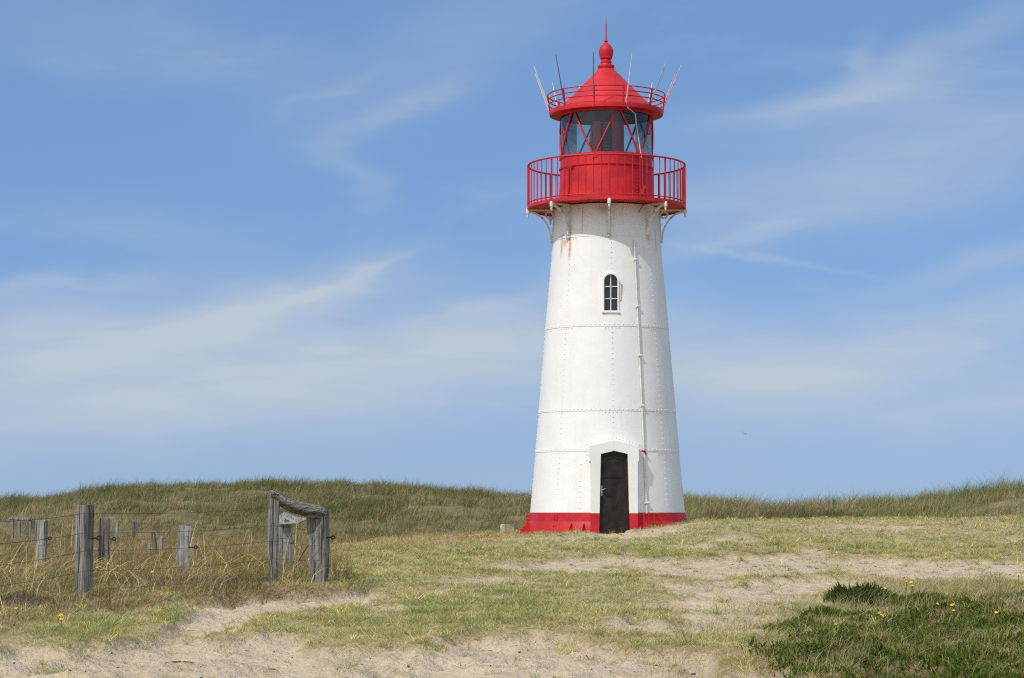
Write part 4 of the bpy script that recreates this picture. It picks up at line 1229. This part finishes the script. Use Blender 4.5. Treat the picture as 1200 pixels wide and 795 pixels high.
# warp so the veils get torn edges
w1 = n.noise(n.mapping(P, (7, 16, 1)), 1.0, 5, .6); w2 = n.noise(n.mapping(P, (7, 16, 1), (5.2, 3.1, 2.0)), 1.0, 5, .6)
azw = n.math('ADD', az, n.math('MULTIPLY', n.math('SUBTRACT', w1, .5), .10)); elw = n.math('ADD', el, n.math('MULTIPLY', n.math('SUBTRACT', w2, .5), .035))
st = n.noise(n.mapping(P, (9, 60, 1), (0, 0, 0), (0, 0, R(-14))), 1.0, 6, .62, .6)      # long rising fibres
st2 = n.noise(n.mapping(P, (6, 22, 1), (2, 1, 4), (0, 0, R(-10))), 1.0, 5, .6, .4)
B = [  # column, row, half length, half width, slope in degrees, strength
    (90, 395, 330, 55, 8, .66), (250, 368, 170, 30, 14, .42), (350, 337, 100, 16, 18, .26), (425, 313, 55, 7, 14, .24), (60, 342, 120, 10, 9, .24), (430, 430, 320, 60, 7, .60), (150, 475, 360, 50, 2, .46), (620, 400, 170, 48, 4, .36), (560, 365, 110, 10, 8, .22),
    (455, 128, 80, 17, 24, .26), (405, 205, 26, 50, 40, .20), (520, 60, 190, 60, 25, .16), (130, 60, 220, 50, -8, .14), (180, 270, 160, 30, 0, .14), (370, 110, 60, 10, 30, .12),
    (1110, 78, 180, 26, 19, .30), (970, 130, 160, 18, 8, .36), (1022, 72, 18, 34, -25, .18), (960, 215, 260, 60, 8, .26), (1130, 180, 160, 60, 10, .24),
    (870, 306, 120, 5, -7, .20), (860, 282, 120, 14, 15, .28), (1130, 304, 140, 18, 13, .32), (1050, 405, 300, 52, 12, .56), (900, 440, 180, 48, 5, .46), (1100, 480, 260, 36, 6, .40)]
tot = None
for (px, row, hl, hw_, ang, k) in B:
    a0 = (px - 600) / F; e0 = (HROW - row) / F
    ca, sa = math.cos(R(ang)), math.sin(R(ang))
    da = n.math('SUBTRACT', azw, a0); de = n.math('SUBTRACT', elw, e0)
    u = n.math('MULTIPLY', n.math('ADD', n.math('MULTIPLY', da, ca), n.math('MULTIPLY', de, sa)), F / hl)
    v = n.math('MULTIPLY', n.math('SUBTRACT', n.math('MULTIPLY', de, ca), n.math('MULTIPLY', da, sa)), F / hw_)
    g = n.math('MULTIPLY', n.math('EXPONENT', n.math('MULTIPLY', n.math('ADD', n.math('MULTIPLY', u, u), n.math('MULTIPLY', v, v)), -1)), k)
    tot = g if tot is None else n.math('ADD', tot, g)
gen = n.math('MULTIPLY', n.ramp(st2, .48, .80), .22)       # thin cirrus everywhere else
mod = n.math('ADD', .74, n.math('MULTIPLY', n.ramp(st, .28, .75), .36))
cl = n.math('ADD', n.math('ADD', .03, n.math('MULTIPLY', tot, mod)), n.math('MULTIPLY', gen, n.ramp(dz, .0, .10)), clamp=True)
cl = n.math('MULTIPLY', cl, 1.15)
hz = n.math('MULTIPLY', n.math('SUBTRACT', 1, n.ramp(dz, -.01, .09)), .66)   # sea haze low on the horizon
# unseen bright sky added overhead and towards the sun to raise ambient fill
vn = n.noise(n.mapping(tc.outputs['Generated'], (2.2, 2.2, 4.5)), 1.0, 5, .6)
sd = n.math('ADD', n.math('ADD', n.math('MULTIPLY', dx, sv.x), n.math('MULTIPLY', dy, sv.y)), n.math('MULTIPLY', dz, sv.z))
sky_fill = n.math('MULTIPLY', n.math('MAXIMUM', n.ramp(sd, .0, .72), n.math('MULTIPLY', n.ramp(dz, .35, .7), .55)), n.math('ADD', .5, n.math('MULTIPLY', n.ramp(vn, .35, .65), .5)))
gam = n.new('ShaderNodeHueSaturation'); gam.inputs['Saturation'].default_value = 1.07; gam.inputs['Value'].default_value = 1.02; n.L(sky.outputs[0], gam.inputs['Color'])
cv3 = n.new('ShaderNodeCombineXYZ'); n.L(dx, cv3.inputs[0]); n.L(dy, cv3.inputs[1]); n.L(n.math('ADD', n.math('MULTIPLY', n.math('MAXIMUM', dz, 0), .62), .235), cv3.inputs[2]); n.L(cv3.outputs[0], sky.inputs[0])
c = n.mix(cl, n.mix(hz, gam.outputs[0], (2.5, 3.25, 3.95)), (3.3, 3.85, 4.5))
c = n.mix(sky_fill, c, (6.2, 6.4, 6.8))
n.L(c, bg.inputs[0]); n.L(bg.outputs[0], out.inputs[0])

SC.view_settings.view_transform = 'Standard'; SC.view_settings.look = 'None'; SC.view_settings.exposure = 0.0; SC.view_settings.gamma = 1.0
SC.view_settings.use_curve_mapping = False
SC.render.engine = 'CYCLES'
SC.cycles.pixel_filter_type = 'BLACKMAN_HARRIS'; SC.cycles.filter_width = 1.15
SC.cycles.max_bounces = 6; SC.cycles.transparent_max_bounces = 12; SC.cycles.use_denoising = False
